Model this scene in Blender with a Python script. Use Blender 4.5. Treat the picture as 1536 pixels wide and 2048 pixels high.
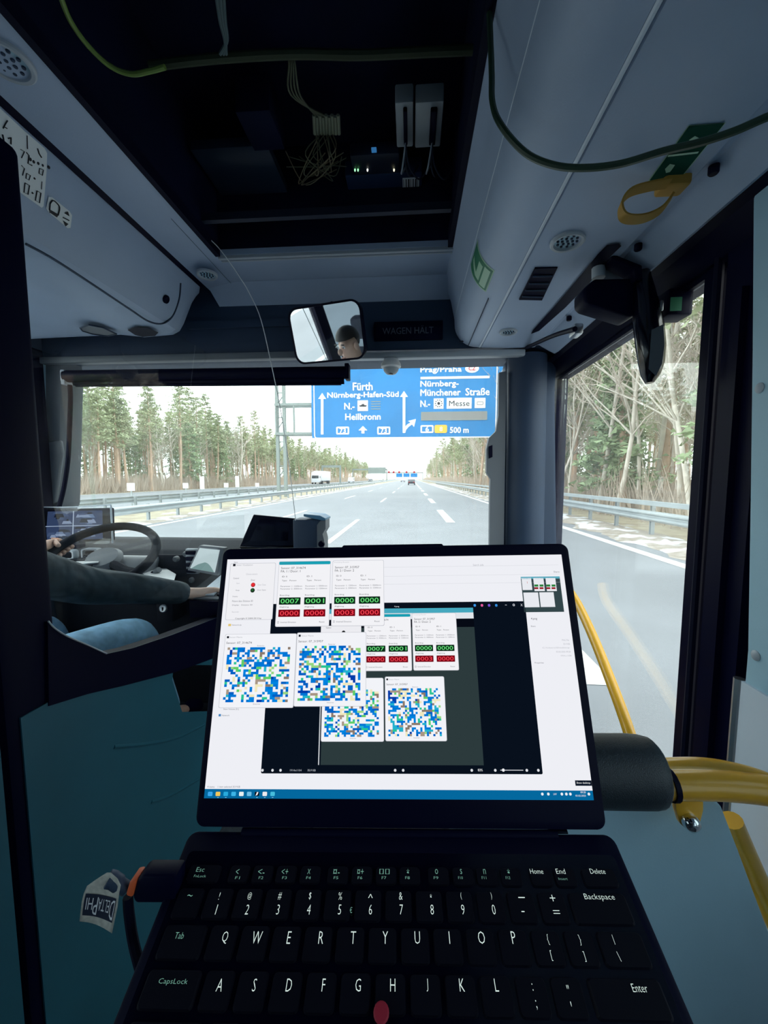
import bpy, bmesh, math, random
from mathutils import Vector, Matrix
random.seed(7)
for o in list(bpy.data.objects):
    bpy.data.objects.remove(o)
SC = bpy.context.scene
COL = SC.collection
# ---------------------------------------------------------------- camera
F_PX, CX, CY = 780.0, 768.0, 1024.0           # focal length and centre of the 1536x2048 frame
PITCH = math.atan(67 / F_PX)
YAW = math.atan(55 / F_PX * math.cos(PITCH))
CAMZ = 1.70                                    # metres above the road
CAM = Vector((0, 0, CAMZ))
VR = Vector((math.cos(YAW), math.sin(YAW), 0))
VF = Vector((-math.sin(YAW) * math.cos(PITCH), math.cos(YAW) * math.cos(PITCH), -math.sin(PITCH)))
VU = VR.cross(VF)
cd = bpy.data.cameras.new('camera')
cam = bpy.data.objects.new('camera', cd)
COL.objects.link(cam)
cam.matrix_world = Matrix.Translation(CAM) @ Matrix((VR, VU, -VF)).transposed().to_4x4()
cd.sensor_fit = 'VERTICAL'
cd.sensor_height = 24
cd.lens = 24 * F_PX / 2048
cd.clip_start = 0.01
cd.clip_end = 3000
SC.camera = cam
# ---------------------------------------------------------------- light: overcast daylight
SKY = 3.9
w = bpy.data.worlds.new('overcast_sky')
SC.world = w
w.use_nodes = True
wn = w.node_tree.nodes
wn['Background'].inputs[0].default_value = (0.93, 0.97, 1.0, 1)
wn['Background'].inputs[1].default_value = SKY
vs = SC.view_settings
vs.view_transform = 'Standard'
vs.look = 'None'
vs.exposure = 0.0
vs.gamma = 1.0
vs.use_curve_mapping = False

# ---------------------------------------------------------------- helpers
def ray(px, py):
    return VR * ((px - CX) / F_PX) + VU * ((CY - py) / F_PX) + VF

def onY(px, py, Y):
    d = ray(px, py)
    return CAM + d * (Y / d.y)

def onX(px, py, X):
    d = ray(px, py)
    return CAM + d * (X / d.x)

def onZ(px, py, Z):
    d = ray(px, py)
    return CAM + d * ((Z - CAMZ) / d.z)

def V(x, y, zr):
    """a point whose height is given relative to the camera"""
    return Vector((x, y, CAMZ + zr))

def tag(o, label=None, cat=None, group=None, kind=None):
    if label: o['label'] = label
    if cat: o['category'] = cat
    if group: o['group'] = group
    if kind: o['kind'] = kind
    return o

def empty(name, loc=(0, 0, 0), label=None, cat=None, group=None, kind=None):
    o = bpy.data.objects.new(name, None)
    o.empty_display_size = 0.05
    COL.objects.link(o)
    o.location = loc
    return tag(o, label, cat, group, kind)

def link(name, me, mat=None, parent=None):
    o = bpy.data.objects.new(name, me)
    COL.objects.link(o)
    if mat is not None and len(me.materials) == 0:
        me.materials.append(mat)
    if parent is not None:
        o.parent = parent
        m = Matrix.Identity(4)
        p = parent
        while p is not None:                      # parents are only ever translated
            m = Matrix.Translation(p.location) @ m
            p = p.parent
        o.location = -m.translation
    return o

def mesh(name, verts, faces, mat=None, parent=None, smooth=False):
    me = bpy.data.meshes.new(name)
    me.from_pydata([tuple(v) for v in verts], [], faces)
    me.update()
    if smooth:
        me.shade_smooth()
    return link(name, me, mat, parent)

def from_bm(name, bm, mat=None, parent=None, smooth=False):
    bmesh.ops.recalc_face_normals(bm, faces=bm.faces)
    me = bpy.data.meshes.new(name)
    bm.to_mesh(me)
    bm.free()
    if smooth:
        me.shade_smooth()
        try:
            me.set_sharp_from_angle(angle=math.radians(40))
        except Exception:
            pass
    return link(name, me, mat, parent)

def basis(x=None, y=None, z=None):
    """rotation whose columns are the given (orthonormalised) axes"""
    if x is not None and y is not None:
        x = Vector(x).normalized(); z = x.cross(Vector(y)).normalized(); y = z.cross(x)
    elif x is not None and z is not None:
        x = Vector(x).normalized(); y = Vector(z).cross(x).normalized(); z = x.cross(y)
    else:
        y = Vector(y).normalized(); x = y.cross(Vector(z)).normalized(); z = x.cross(y)
    return Matrix((x, y, z)).transposed()

def add_box(bm, c, s, rot=None, bev=0.0, seg=2):
    r = bmesh.ops.create_cube(bm, size=1.0)
    vs_ = r['verts']
    M = Matrix.Translation(Vector(c)) @ ((rot.to_4x4() if rot is not None else Matrix.Identity(4)) @ Matrix.Diagonal((s[0], s[1], s[2], 1)))
    bmesh.ops.transform(bm, matrix=M, verts=vs_)
    if bev > 0:
        es = list({e for v in vs_ for e in v.link_edges})
        bmesh.ops.bevel(bm, geom=es, offset=bev, segments=seg, affect='EDGES', profile=0.5)

def box(name, c, s, mat, parent=None, rot=None, bev=0.0, seg=2):
    bm = bmesh.new()
    add_box(bm, c, s, rot, bev, seg)
    return from_bm(name, bm, mat, parent, smooth=bev > 0)

def span(name, a, b, mat, parent=None, bev=0.0):
    """box between two opposite corners"""
    a, b = Vector(a), Vector(b)
    return box(name, (a + b) / 2, [abs(q) for q in (b - a)], mat, parent, None, bev)

def smooth_path(pts, n=6):
    pts = [Vector(p) for p in pts]
    if len(pts) < 3:
        return pts
    out = []
    for i in range(len(pts) - 1):
        p0 = pts[max(i - 1, 0)]; p1 = pts[i]; p2 = pts[i + 1]; p3 = pts[min(i + 2, len(pts) - 1)]
        for k in range(n):
            t = k / n
            out.append(0.5 * ((2 * p1) + (p2 - p0) * t + (2 * p0 - 5 * p1 + 4 * p2 - p3) * t * t + (3 * p1 - p0 - 3 * p2 + p3) * t ** 3))
    out.append(pts[-1])
    return out

def add_tube(bm, pts, r, seg=10, closed=False, caps=True):
    pts = [Vector(p) for p in pts]
    n = len(pts)
    rs = r if isinstance(r, (list, tuple)) else [r] * n
    rings = []
    up = None
    for i, p in enumerate(pts):
        if closed:
            t = pts[(i + 1) % n] - pts[i - 1]
        else:
            t = pts[min(i + 1, n - 1)] - pts[max(i - 1, 0)]
        t.normalize()
        if up is None:
            up = Vector((0, 0, 1)) if abs(t.z) < 0.9 else Vector((1, 0, 0))
        s = t.cross(up)
        if s.length < 1e-6:
            s = t.orthogonal()
        s.normalize()
        up = s.cross(t).normalized()
        rings.append([bm.verts.new(p + (s * math.cos(a) + up * math.sin(a)) * rs[i]) for a in [2 * math.pi * k / seg for k in range(seg)]])
    m = n if closed else n - 1
    for i in range(m):
        a, b = rings[i], rings[(i + 1) % n]
        for k in range(seg):
            bm.faces.new((a[k], a[(k + 1) % seg], b[(k + 1) % seg], b[k]))
    if caps and not closed:
        bm.faces.new(rings[0][::-1]); bm.faces.new(rings[-1])

def tube(name, pts, r, mat, parent=None, seg=10, closed=False, sm=True, n=6):
    bm = bmesh.new()
    p = pts
    if sm and not closed:
        p = smooth_path(pts, n)
    add_tube(bm, p, r, seg, closed)
    return from_bm(name, bm, mat, parent, smooth=True)

def add_lathe(bm, prof, M=None, seg=24):
    """prof: list of (radius, z) ; revolved about local z, then moved by M"""
    rings = []
    for r, z in prof:
        if r < 1e-6:
            rings.append([bm.verts.new((0, 0, z))])
        else:
            rings.append([bm.verts.new((r * math.cos(2 * math.pi * k / seg), r * math.sin(2 * math.pi * k / seg), z)) for k in range(seg)])
    for a, b in zip(rings, rings[1:]):
        for k in range(seg):
            k2 = (k + 1) % seg
            if len(a) == 1 and len(b) == 1: continue
            if len(a) == 1: bm.faces.new((a[0], b[k2], b[k]))
            elif len(b) == 1: bm.faces.new((a[k], a[k2], b[0]))
            else: bm.faces.new((a[k], a[k2], b[k2], b[k]))
    if M is not None:
        bmesh.ops.transform(bm, matrix=M, verts=[v for r in rings for v in r])

def lathe(name, prof, mat, parent=None, M=None, seg=24):
    bm = bmesh.new()
    add_lathe(bm, prof, M, seg)
    return from_bm(name, bm, mat, parent, smooth=True)

def add_prism(bm, pts, off):
    """polygon of 3-D points pushed along off"""
    off = Vector(off)
    a = [bm.verts.new(Vector(p)) for p in pts]
    b = [bm.verts.new(Vector(p) + off) for p in pts]
    n = len(a)
    bm.faces.new(a[::-1]); bm.faces.new(b)
    for k in range(n):
        bm.faces.new((a[k], a[(k + 1) % n], b[(k + 1) % n], b[k]))

def prism(name, pts, off, mat, parent=None, bev=0.0):
    bm = bmesh.new()
    add_prism(bm, pts, off)
    bmesh.ops.recalc_face_normals(bm, faces=bm.faces)
    if bev > 0:
        bmesh.ops.bevel(bm, geom=list(bm.edges), offset=bev, segments=2, affect='EDGES', profile=0.5)
    return from_bm(name, bm, mat, parent, smooth=bev > 0)

def sweepY(name, prof, ys, mat, parent=None, closed=False, smooth=True, sharp=35):
    """open or closed (x, z) profile swept along y"""
    bm = bmesh.new()
    rows = [[bm.verts.new((x, y, z)) for x, z in prof] for y in ys]
    n = len(prof)
    for a, b in zip(rows, rows[1:]):
        for k in range(n if closed else n - 1):
            k2 = (k + 1) % n
            bm.faces.new((a[k], b[k], b[k2], a[k2]))
    if closed:
        bm.faces.new(rows[0]); bm.faces.new(rows[-1][::-1])
        bmesh.ops.recalc_face_normals(bm, faces=bm.faces)
    me = bpy.data.meshes.new(name)
    bm.to_mesh(me); bm.free()
    if smooth:
        me.shade_smooth()
        me.set_sharp_from_angle(angle=math.radians(sharp))
    return link(name, me, mat, parent)

def rrect(w, h, r, seg=4):
    """rounded rectangle outline, centred"""
    out = []
    for cx, cy, a0 in ((w / 2 - r, h / 2 - r, 0), (-w / 2 + r, h / 2 - r, 90), (-w / 2 + r, -h / 2 + r, 180), (w / 2 - r, -h / 2 + r, 270)):
        for k in range(seg + 1):
            a = math.radians(a0 + 90 * k / seg)
            out.append((cx + r * math.cos(a), cy + r * math.sin(a)))
    return out

_tc = {}
def text_mesh(s, off=0.0):
    """vertices/faces of a string, 1 unit font size; returns (verts, faces, width, ymin, ymax)"""
    if (s, off) in _tc:
        return _tc[(s, off)]
    cu = bpy.data.curves.new('t', 'FONT')
    cu.body = s
    cu.resolution_u = 2
    cu.offset = off
    o = bpy.data.objects.new('t', cu)
    COL.objects.link(o)
    dg = bpy.context.evaluated_depsgraph_get()
    dg.update()
    me = o.evaluated_get(dg).to_mesh()
    vs_ = [(v.co.x, v.co.y) for v in me.vertices]
    fs = [tuple(p.vertices) for p in me.polygons]
    o.evaluated_get(dg).to_mesh_clear()
    bpy.data.objects.remove(o)
    bpy.data.curves.remove(cu)
    xs = [v[0] for v in vs_] or [0]; ys = [v[1] for v in vs_] or [0]
    r = (vs_, fs, min(xs), max(xs), min(ys), max(ys))
    _tc[(s, off)] = r
    return r

def text3(name, s, org, ax, ay, x0, y0, wd, ht, mat, parent=None, lift=0.0, bold=0.0):
    """text fitted to a wd x ht cell with lower corner (x0, y0) in the plane org + ax*x + ay*y"""
    vs_, fs, a, b, c, d = text_mesh(s)
    n = ax.cross(ay).normalized()
    P = []; Fc = []
    for k, (dx, dy) in enumerate(((0, 0),) if not bold else ((-bold, 0), (bold, 0), (0, bold), (0, -bold))):
        base = len(P)
        P += [org + ax * (x0 + dx + (x - a) / max(b - a, 1e-6) * wd) + ay * (y0 + dy + (y - c) / max(d - c, 1e-6) * ht) + n * (lift + k * abs(lift) * 0.02) for x, y in vs_]
        Fc += [tuple(i + base for i in f) for f in fs]
    return mesh(name, P, Fc, mat, parent)

# ---------------------------------------------------------------- materials
def mat(name, col, rough=0.6, metal=0.0, var=0.0, scale=8.0, bump=0.0, bscale=200.0, spec=0.5, emit=None, es=0.0, coat=0.0, bdist=0.002):
    m = bpy.data.materials.new(name)
    m.use_nodes = True
    nt = m.node_tree
    b = nt.nodes['Principled BSDF']
    b.inputs['Base Color'].default_value = (*col, 1)
    b.inputs['Roughness'].default_value = rough
    b.inputs['Metallic'].default_value = metal
    b.inputs['Specular IOR Level'].default_value = spec
    if coat: b.inputs['Coat Weight'].default_value = coat
    if emit:
        b.inputs['Emission Color'].default_value = (*emit, 1)
        b.inputs['Emission Strength'].default_value = es
    if var > 0 or bump > 0:
        tc = nt.nodes.new('ShaderNodeTexCoord')
    if var > 0:
        nz = nt.nodes.new('ShaderNodeTexNoise')
        nz.inputs['Scale'].default_value = scale
        nz.inputs['Detail'].default_value = 5
        rp = nt.nodes.new('ShaderNodeValToRGB')
        rp.color_ramp.elements[0].position = 0.3
        rp.color_ramp.elements[1].position = 0.7
        rp.color_ramp.elements[0].color = (*[max(c * (1 - var), 0) for c in col], 1)
        rp.color_ramp.elements[1].color = (*[min(c * (1 + var), 1) for c in col], 1)
        nt.links.new(tc.outputs['Object'], nz.inputs['Vector'])
        nt.links.new(nz.outputs['Fac'], rp.inputs['Fac'])
        nt.links.new(rp.outputs['Color'], b.inputs['Base Color'])
    if bump > 0:
        n2 = nt.nodes.new('ShaderNodeTexNoise')
        n2.inputs['Scale'].default_value = bscale
        bp = nt.nodes.new('ShaderNodeBump')
        bp.inputs['Strength'].default_value = bump
        bp.inputs['Distance'].default_value = bdist
        nt.links.new(tc.outputs['Object'], n2.inputs['Vector'])
        nt.links.new(n2.outputs['Fac'], bp.inputs['Height'])
        nt.links.new(bp.outputs['Normal'], b.inputs['Normal'])
    return m

def glass_mat(name, tint, refl=0.06, rough=0.0, veil=0.0):
    """thin pane: lets light straight through, mirrors a little at grazing angles"""
    m = bpy.data.materials.new(name)
    m.use_nodes = True
    nt = m.node_tree
    nt.nodes.clear()
    out = nt.nodes.new('ShaderNodeOutputMaterial')
    mx = nt.nodes.new('ShaderNodeMixShader')
    tr = nt.nodes.new('ShaderNodeBsdfTransparent')
    gl = nt.nodes.new('ShaderNodeBsdfGlossy')
    lw = nt.nodes.new('ShaderNodeLayerWeight')
    lw.inputs['Blend'].default_value = 0.5
    pw = nt.nodes.new('ShaderNodeMath'); pw.operation = 'POWER'; pw.inputs[1].default_value = 4.0
    ml = nt.nodes.new('ShaderNodeMath'); ml.operation = 'MULTIPLY_ADD'; ml.inputs[1].default_value = 0.7; ml.inputs[2].default_value = refl * .5
    nt.links.new(lw.outputs['Facing'], pw.inputs[0])
    nt.links.new(pw.outputs[0], ml.inputs[0])
    tr.inputs[0].default_value = (*tint, 1)
    gl.inputs['Roughness'].default_value = rough
    gl.inputs[0].default_value = (1, 1, 1, 1)
    nt.links.new(ml.outputs[0], mx.inputs[0])
    nt.links.new(tr.outputs[0], mx.inputs[1])
    nt.links.new(gl.outputs[0], mx.inputs[2])
    if veil:                                     # translucent share whitens the view, a stand-in for haze and glare
        tl = nt.nodes.new('ShaderNodeBsdfTranslucent')
        m2 = nt.nodes.new('ShaderNodeMixShader')
        m2.inputs[0].default_value = veil * .5
        nt.links.new(mx.outputs[0], m2.inputs[1])
        nt.links.new(tl.outputs[0], m2.inputs[2])
        mx = m2
    nt.links.new(mx.outputs[0], out.inputs[0])
    return m

_em = {}
def emis(col, s=1.0):
    k = (tuple(round(c, 3) for c in col), s)
    if k not in _em:
        m = bpy.data.materials.new('display_colour')
        m.use_nodes = True
        nt = m.node_tree
        nt.nodes.clear()
        out = nt.nodes.new('ShaderNodeOutputMaterial')
        e = nt.nodes.new('ShaderNodeEmission')
        e.inputs[0].default_value = (*col, 1)
        e.inputs[1].default_value = s
        nt.links.new(e.outputs[0], out.inputs[0])
        _em[k] = m
    return _em[k]

def lin(r, g, b):
    return tuple(((c / 255) / 12.92 if c / 255 <= 0.04045 else ((c / 255 + 0.055) / 1.055) ** 2.4) for c in (r, g, b))

M = {}
M['panel'] = mat('grey_moulded_plastic', (0.40, 0.50, 0.67), 0.5, var=0.06, scale=3, bump=0.08, bscale=350)
M['panel2'] = mat('blue_grey_board', (0.36, 0.56, 0.68), 0.55, var=0.06, scale=4, bump=0.06, bscale=400)
M['pale'] = mat('pale_blue_board', (0.70, 0.78, 0.88), 0.5, var=0.04, scale=4)
M['header'] = mat('dark_blue_plastic', (0.022, 0.046, 0.095), 0.6, var=0.1, scale=4)
M['teal'] = mat('teal_board', (0.014, 0.11, 0.17), 0.45, var=0.08, scale=4, bump=0.05, bscale=300)
M['black'] = mat('black_plastic', (0.0010, 0.0018, 0.018), 0.5, spec=0.10)
M['black_gloss'] = mat('glossy_black_plastic', (0.0015, 0.002, 0.010), 0.15)
M['rubber'] = mat('black_rubber', (0.0015, 0.0025, 0.018), 0.7, spec=0.15)
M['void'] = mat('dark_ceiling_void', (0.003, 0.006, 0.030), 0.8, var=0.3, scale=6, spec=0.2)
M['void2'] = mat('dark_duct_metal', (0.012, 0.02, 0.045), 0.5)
M['yellow'] = mat('yellow_painted_steel', (0.80, 0.42, 0.03), 0.28, var=0.05, scale=20, coat=0.3)
M['strap'] = mat('yellow_strap', (0.46, 0.25, 0.035), 0.6)
M['metal'] = mat('brushed_aluminium', (0.55, 0.58, 0.62), 0.35, metal=1.0)
M['chrome'] = mat('bright_steel', (0.7, 0.72, 0.74), 0.12, metal=1.0)
M['alu'] = mat('painted_grey_metal', (0.45, 0.5, 0.56), 0.45)
M['floor'] = mat('speckled_vinyl', (0.05, 0.06, 0.075), 0.7, var=0.3, scale=150)
M['white'] = mat('white_print', (0.85, 0.87, 0.9), 0.6)
M['sticker'] = mat('white_sticker', (0.86, 0.90, 0.92), 0.5)
M['ink'] = mat('black_print', (0.01, 0.012, 0.02), 0.6)
M['green'] = mat('green_sticker', (0.02, 0.20, 0.10), 0.5)
M['greenlight'] = mat('pale_green_print', (0.45, 0.70, 0.50), 0.5)
M['dash'] = mat('charcoal_dash', (0.012, 0.016, 0.026), 0.75, var=0.1, scale=10, bump=0.1, bscale=500, spec=0.2)
M['dashgrey'] = mat('grey_dash', (0.16, 0.18, 0.21), 0.5)
M['skin'] = mat('skin', (0.78, 0.52, 0.42), 0.5, var=0.06, scale=30)
M['hair'] = mat('dark_hair', (0.02, 0.016, 0.014), 0.6)
M['jacket'] = mat('navy_softshell', (0.018, 0.04, 0.06), 0.75, var=0.25, scale=14, bump=0.9, bscale=11, bdist=0.03)
M['jeans'] = mat('blue_denim', (0.22, 0.44, 0.66), 0.8, var=0.22, scale=22, bump=0.7, bscale=14, bdist=0.015)
M['fabric'] = mat('dark_seat_fabric', (0.02, 0.03, 0.06), 0.9, var=0.2, scale=40)
M['glass'] = glass_mat('window_glass', (0.93, 0.97, 0.95), 0.04, veil=0.04)
M['tinted'] = glass_mat('tinted_window_glass', (0.55, 0.62, 0.64), 0.04)  # tint added to dim daylight from the unseen rear windows
M['glass_cab'] = glass_mat('cab_glass', (0.95, 0.98, 0.98), 0.05)
M['plastic_film'] = glass_mat('clear_film', (0.9, 0.93, 0.95), 0.09, 0.05)
M['mirror'] = mat('mirror_silver', (0.9, 0.92, 0.93), 0.02, metal=1.0)
# ================================================================ OUTSIDE
import numpy as np
rng = np.random.default_rng(11)

def ground_mat(name, a, b, c, s1, s2, thr):
    """two soil tones plus old snow patches"""
    m = bpy.data.materials.new(name)
    m.use_nodes = True
    nt = m.node_tree
    p = nt.nodes['Principled BSDF']
    p.inputs['Roughness'].default_value = 0.95
    tc = nt.nodes.new('ShaderNodeTexCoord')
    n1 = nt.nodes.new('ShaderNodeTexNoise'); n1.inputs['Scale'].default_value = s1; n1.inputs['Detail'].default_value = 8
    n2 = nt.nodes.new('ShaderNodeTexNoise'); n2.inputs['Scale'].default_value = s2; n2.inputs['Detail'].default_value = 6
    r1 = nt.nodes.new('ShaderNodeValToRGB')
    r1.color_ramp.elements[0].position = 0.35; r1.color_ramp.elements[1].position = 0.65
    r1.color_ramp.elements[0].color = (*a, 1); r1.color_ramp.elements[1].color = (*b, 1)
    r2 = nt.nodes.new('ShaderNodeValToRGB')
    r2.color_ramp.elements[0].position = thr; r2.color_ramp.elements[1].position = thr + 0.04
    mx = nt.nodes.new('ShaderNodeMixRGB')
    mx.inputs[2].default_value = (*c, 1)
    for n in (n1, n2):
        nt.links.new(tc.outputs['Object'], n.inputs['Vector'])
    nt.links.new(n1.outputs['Fac'], r1.inputs['Fac'])
    nt.links.new(n2.outputs['Fac'], r2.inputs['Fac'])
    nt.links.new(r2.outputs['Color'], mx.inputs[0])
    nt.links.new(r1.outputs['Color'], mx.inputs[1])
    nt.links.new(mx.outputs[0], p.inputs['Base Color'])
    return m

M['soil'] = ground_mat('winter_verge', (0.26, 0.21, 0.15), (0.38, 0.34, 0.24), (0.55, 0.56, 0.58), 1.5, 0.5, 0.62)
M['berm'] = ground_mat('dirty_snow_verge', (0.24, 0.20, 0.16), (0.38, 0.34, 0.30), (0.62, 0.63, 0.66), 6, 1.2, 0.52)
M['asphalt'] = mat('pale_asphalt', (0.205, 0.215, 0.235), 0.85, var=0.10, scale=0.6, bump=0.4, bscale=60)
M['paint'] = mat('road_paint', (0.62, 0.63, 0.62), 0.7, var=0.08, scale=4)
M['galv'] = mat('galvanised_steel', (0.36, 0.40, 0.42), 0.5, metal=0.3, var=0.1, scale=2)
M['gantry'] = mat('grey_green_gantry_paint', (0.22, 0.26, 0.25), 0.6)
M['signblue'] = mat('road_sign_blue', lin(0, 116, 180), 0.45, var=0.10, scale=0.35)
M['signwhite'] = mat('road_sign_white', (0.75, 0.76, 0.78), 0.5)
M['signgrey'] = mat('sign_matrix_grey', (0.22, 0.22, 0.22), 0.6)
M['signyellow'] = mat('sign_yellow', lin(235, 180, 60), 0.5)
M['signred'] = mat('sign_red', lin(190, 40, 50), 0.5)
M['truckwhite'] = mat('white_vehicle_paint', (0.62, 0.64, 0.68), 0.35)
M['cardark'] = mat('dark_vehicle_paint', (0.03, 0.035, 0.05), 0.3)
M['carblue'] = mat('silver_vehicle_paint', (0.35, 0.38, 0.42), 0.3)
M['carglass'] = mat('vehicle_glass', (0.02, 0.025, 0.03), 0.1)
M['tyre'] = mat('tyre_rubber', (0.015, 0.015, 0.016), 0.8)
M['trunk_pine'] = mat('orange_pine_bark', (0.50, 0.35, 0.25), 0.9, var=0.25, scale=1.2)
M['trunk_bare'] = mat('pale_birch_bark', (0.62, 0.57, 0.50), 0.9, var=0.2, scale=2)
M['twig'] = mat('brown_twigs', (0.52, 0.44, 0.37), 0.9, var=0.2, scale=1)
M['needles'] = mat('pine_needles', (0.36, 0.40, 0.24), 0.8, var=0.35, scale=0.5)
M['needles2'] = mat('spruce_needles', (0.28, 0.36, 0.20), 0.8, var=0.35, scale=0.5)

# ---- ground and carriageways
def slab(name, x0, x1, y0, y1, z, m, parent=None, kind=None):
    o = mesh(name, [(x0, y0, z), (x1, y0, z), (x1, y1, z), (x0, y1, z)], [(0, 1, 2, 3)], m, parent)
    if kind: o['kind'] = kind
    return o
g = slab('ground', -400, 400, -120, 1500, -0.06, M['soil'], kind='structure')
tag(g, 'winter grass and leaf litter with patches of old snow', 'ground')
road = slab('road', -10.1, 6.0, -60, 1400, 0.0, M['asphalt'], kind='structure')
tag(road, 'pale asphalt motorway carriageway under the bus', 'road')
road2 = slab('opposite_road', -34.0, -16.0, -60, 1400, 0.0, M['asphalt'], kind='structure')
tag(road2, 'opposite carriageway beyond the median guard rails', 'road')
LM = 0.005
for x, wd in ((-9.3, 0.2), (5.3, 0.28)):
    slab('edge_line', x - wd / 2, x + wd / 2, -60, 1400, LM, M['paint'], road)
dash_me = None
def dashes(x, wd, ln, gap, y0, y1, par):
    y = y0
    while y < y1:
        slab('lane_dash', x - wd / 2, x + wd / 2, y, y + ln, LM, M['paint'], par)
        y += ln + gap
dashes(-5.6, 0.17, 6, 12, -3.5, 200, road)
dashes(-2.2, 0.17, 6, 12, -8.0, 230, road)
dashes(1.53, 0.34, 6, 6, 3.2, 200, road)
for x in (-33.2, -17.0):
    slab('edge_line', x - 0.1, x + 0.1, -60, 1400, LM, M['paint'], road2)
for x in (-29.2, -25.2, -21.2):
    dashes(x, 0.17, 6, 12, 20, 160, road2)
# rough berm of dirty snow beside the exit lane
def berm(name, x0, x1, y0, y1, hgt, label):
    nx, ny = 9, int((y1 - y0) / 0.35)
    vs_ = []; fs = []
    for j in range(ny + 1):
        for i in range(nx + 1):
            u = i / nx
            edge = math.sin(math.pi * u) ** 0.7
            jag = 0.16 * math.sin(j * 0.9) + random.uniform(-0.12, 0.12)
            vs_.append((x0 + (x1 - x0) * u + jag * (1 if i == 0 else 0.3), y0 + (y1 - y0) * j / ny, 0.004 + hgt * edge * random.uniform(0.3, 1.0)))
    for j in range(ny):
        for i in range(nx):
            a = j * (nx + 1) + i
            fs.append((a, a + 1, a + nx + 2, a + nx + 1))
    o = mesh(name, vs_, fs, M['berm'], smooth=True)
    o['kind'] = 'stuff'
    tag(o, label, 'snow')
berm('dirty_snow_berm', 5.75, 7.6, -20, 130, 0.10, 'low berm of dirty snow and grit beside the exit lane')
berm('median_verge_strip', -10.9, -9.75, 5, 130, 0.06, 'strip of dry grass and slush under the median guard rail')

# ---- guard rails
def rail_beam(name, x, z, face, y0, y1, par, hh=0.155):
    """W-beam: face is +1 when the corrugated side looks to +x"""
    p = [(0, -1), (0.028, -0.86), (0.08, -0.62), (0.08, -0.40), (0.01, -0.12), (0.01, 0.12), (0.08, 0.40), (0.08, 0.62), (0.028, 0.86), (0, 1)]
    prof = [(x + face * a, z + b * hh) for a, b in p] + [(x + face * (a - 0.008), z + b * hh) for a, b in reversed(p)]
    return sweepY(name, prof, [y0, y0 + 20, y0 + 60, y0 + 140, y1], M['galv'], par, closed=True, sharp=25)
post_me = {}
def guard_post(x, y, h, par):
    k = round(h, 2)
    if k not in post_me:
        bm = bmesh.new()
        add_box(bm, (0, 0, h / 2), (0.012, 0.10, h))
        add_box(bm, (0, 0.046, h / 2), (0.10, 0.008, h))
        add_box(bm, (0, -0.046, h / 2), (0.10, 0.008, h))
        me = bpy.data.meshes.new('post'); bm.to_mesh(me); bm.free(); me.materials.append(M['galv'])
        post_me[k] = me
    o = link('post', post_me[k], None, par)
    o.location = Vector((x, y, -0.05)) - par.location
    return o
def guard_rail(x, face, y0, y1, beams, step, label, ph):
    e = empty('guard_rail', (x, 0, 0), label, 'guard rail')
    for z, hh, d in beams:
        if hh > 0.1:
            rail_beam('rail_beam', x + d, z, face, y0, y1, e, hh)
        else:
            bm = bmesh.new()
            add_box(bm, (x + d, (y0 + y1) / 2, z), (0.09, y1 - y0, hh * 2), None, 0.01)
            from_bm('rail_beam', bm, M['galv'], e)
    y = y0 + 1
    while y < min(y1, 115):
        guard_post(x - face * 0.11, y, ph, e)
        y += step
    return e
guard_rail(7.0, -1, -25, 420, ((0.60, 0.155, 0), (0.98, 0.07, -0.02)), 2.0, 'galvanised double-beam guard rail between exit lane and forest', 1.05)
guard_rail(-10.5, 1, 2, 420, ((0.52, 0.16, 0),), 2.0, 'galvanised guard rail with dark gaps beside the fast lane', 0.75)
guard_rail(-14.2, -1, 2, 420, ((0.62, 0.16, 0),), 2.0, 'galvanised guard rail along the opposite carriageway', 0.85)

# ---- overhead direction sign
SY = 36.6
gn = empty('sign_gantry', (-11.7, SY + 0.5, 0), 'steel sign gantry over the carriageway with a large blue direction sign', 'road sign')
c0 = onY(624, 876, SY); c1 = onY(993, 873, SY)
top = c0.z + 7.4
bx_ = [(c0.x, SY, c0.z), (c1.x + 0.6, SY, c0.z), (c1.x + 0.6, SY, top), (c0.x, SY, top)]
sp = prism('sign_panel', bx_, (0, 0.12, 0), M['signblue'], gn)
AX, AZ = Vector((1, 0, 0)), Vector((0, 0, 1))
S0 = Vector((0, SY, 0))
def sbox(name, x0, y0, x1, y1, m, lift=0.03, r=0.0, hole=0.0):
    a = onY(x0, y0, SY); b = onY(x1, y1, SY)
    cx_, cz = (a.x + b.x) / 2, (a.z + b.z) / 2
    wd, ht = abs(b.x - a.x), abs(a.z - b.z)
    pts = rrect(wd, ht, max(r, 0.01), 3)
    if not hole:
        return mesh(name, [(cx_ + p[0], SY - lift, cz + p[1]) for p in pts], [tuple(range(len(pts)))], m, sp)
    pin = rrect(wd - 2 * hole, ht - 2 * hole, max(r - hole, 0.01), 3)
    n = len(pts)
    vs_ = [(cx_ + p[0], SY - lift, cz + p[1]) for p in pts] + [(cx_ + p[0], SY - lift, cz + p[1]) for p in pin]
    return mesh(name, vs_, [(k, (k + 1) % n, n + (k + 1) % n, n + k) for k in range(n)], m, sp)
def stext(s, x0, y0, x1, y1, m, bold=0.022, lift=0.035):
    a = onY(x0, y1, SY); b = onY(x1, y0, SY)
    text3('lettering', s, S0, AX, AZ, a.x, a.z, b.x - a.x, b.z - a.z, m, sp, lift=lift, bold=bold)
def spoly(name, pts, m, lift=0.035):
    mesh(name, [onY(x, y, SY) - Vector((0, lift, 0)) for x, y in pts], [tuple(range(len(pts)))], m, sp)
W_ = M['signwhite']
sbox('sign_border', 625.5, 690, 992, 875, W_, 0.02, 0.3, 0.10)
stext('Fürth', 706, 765, 745, 781, W_)
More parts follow.
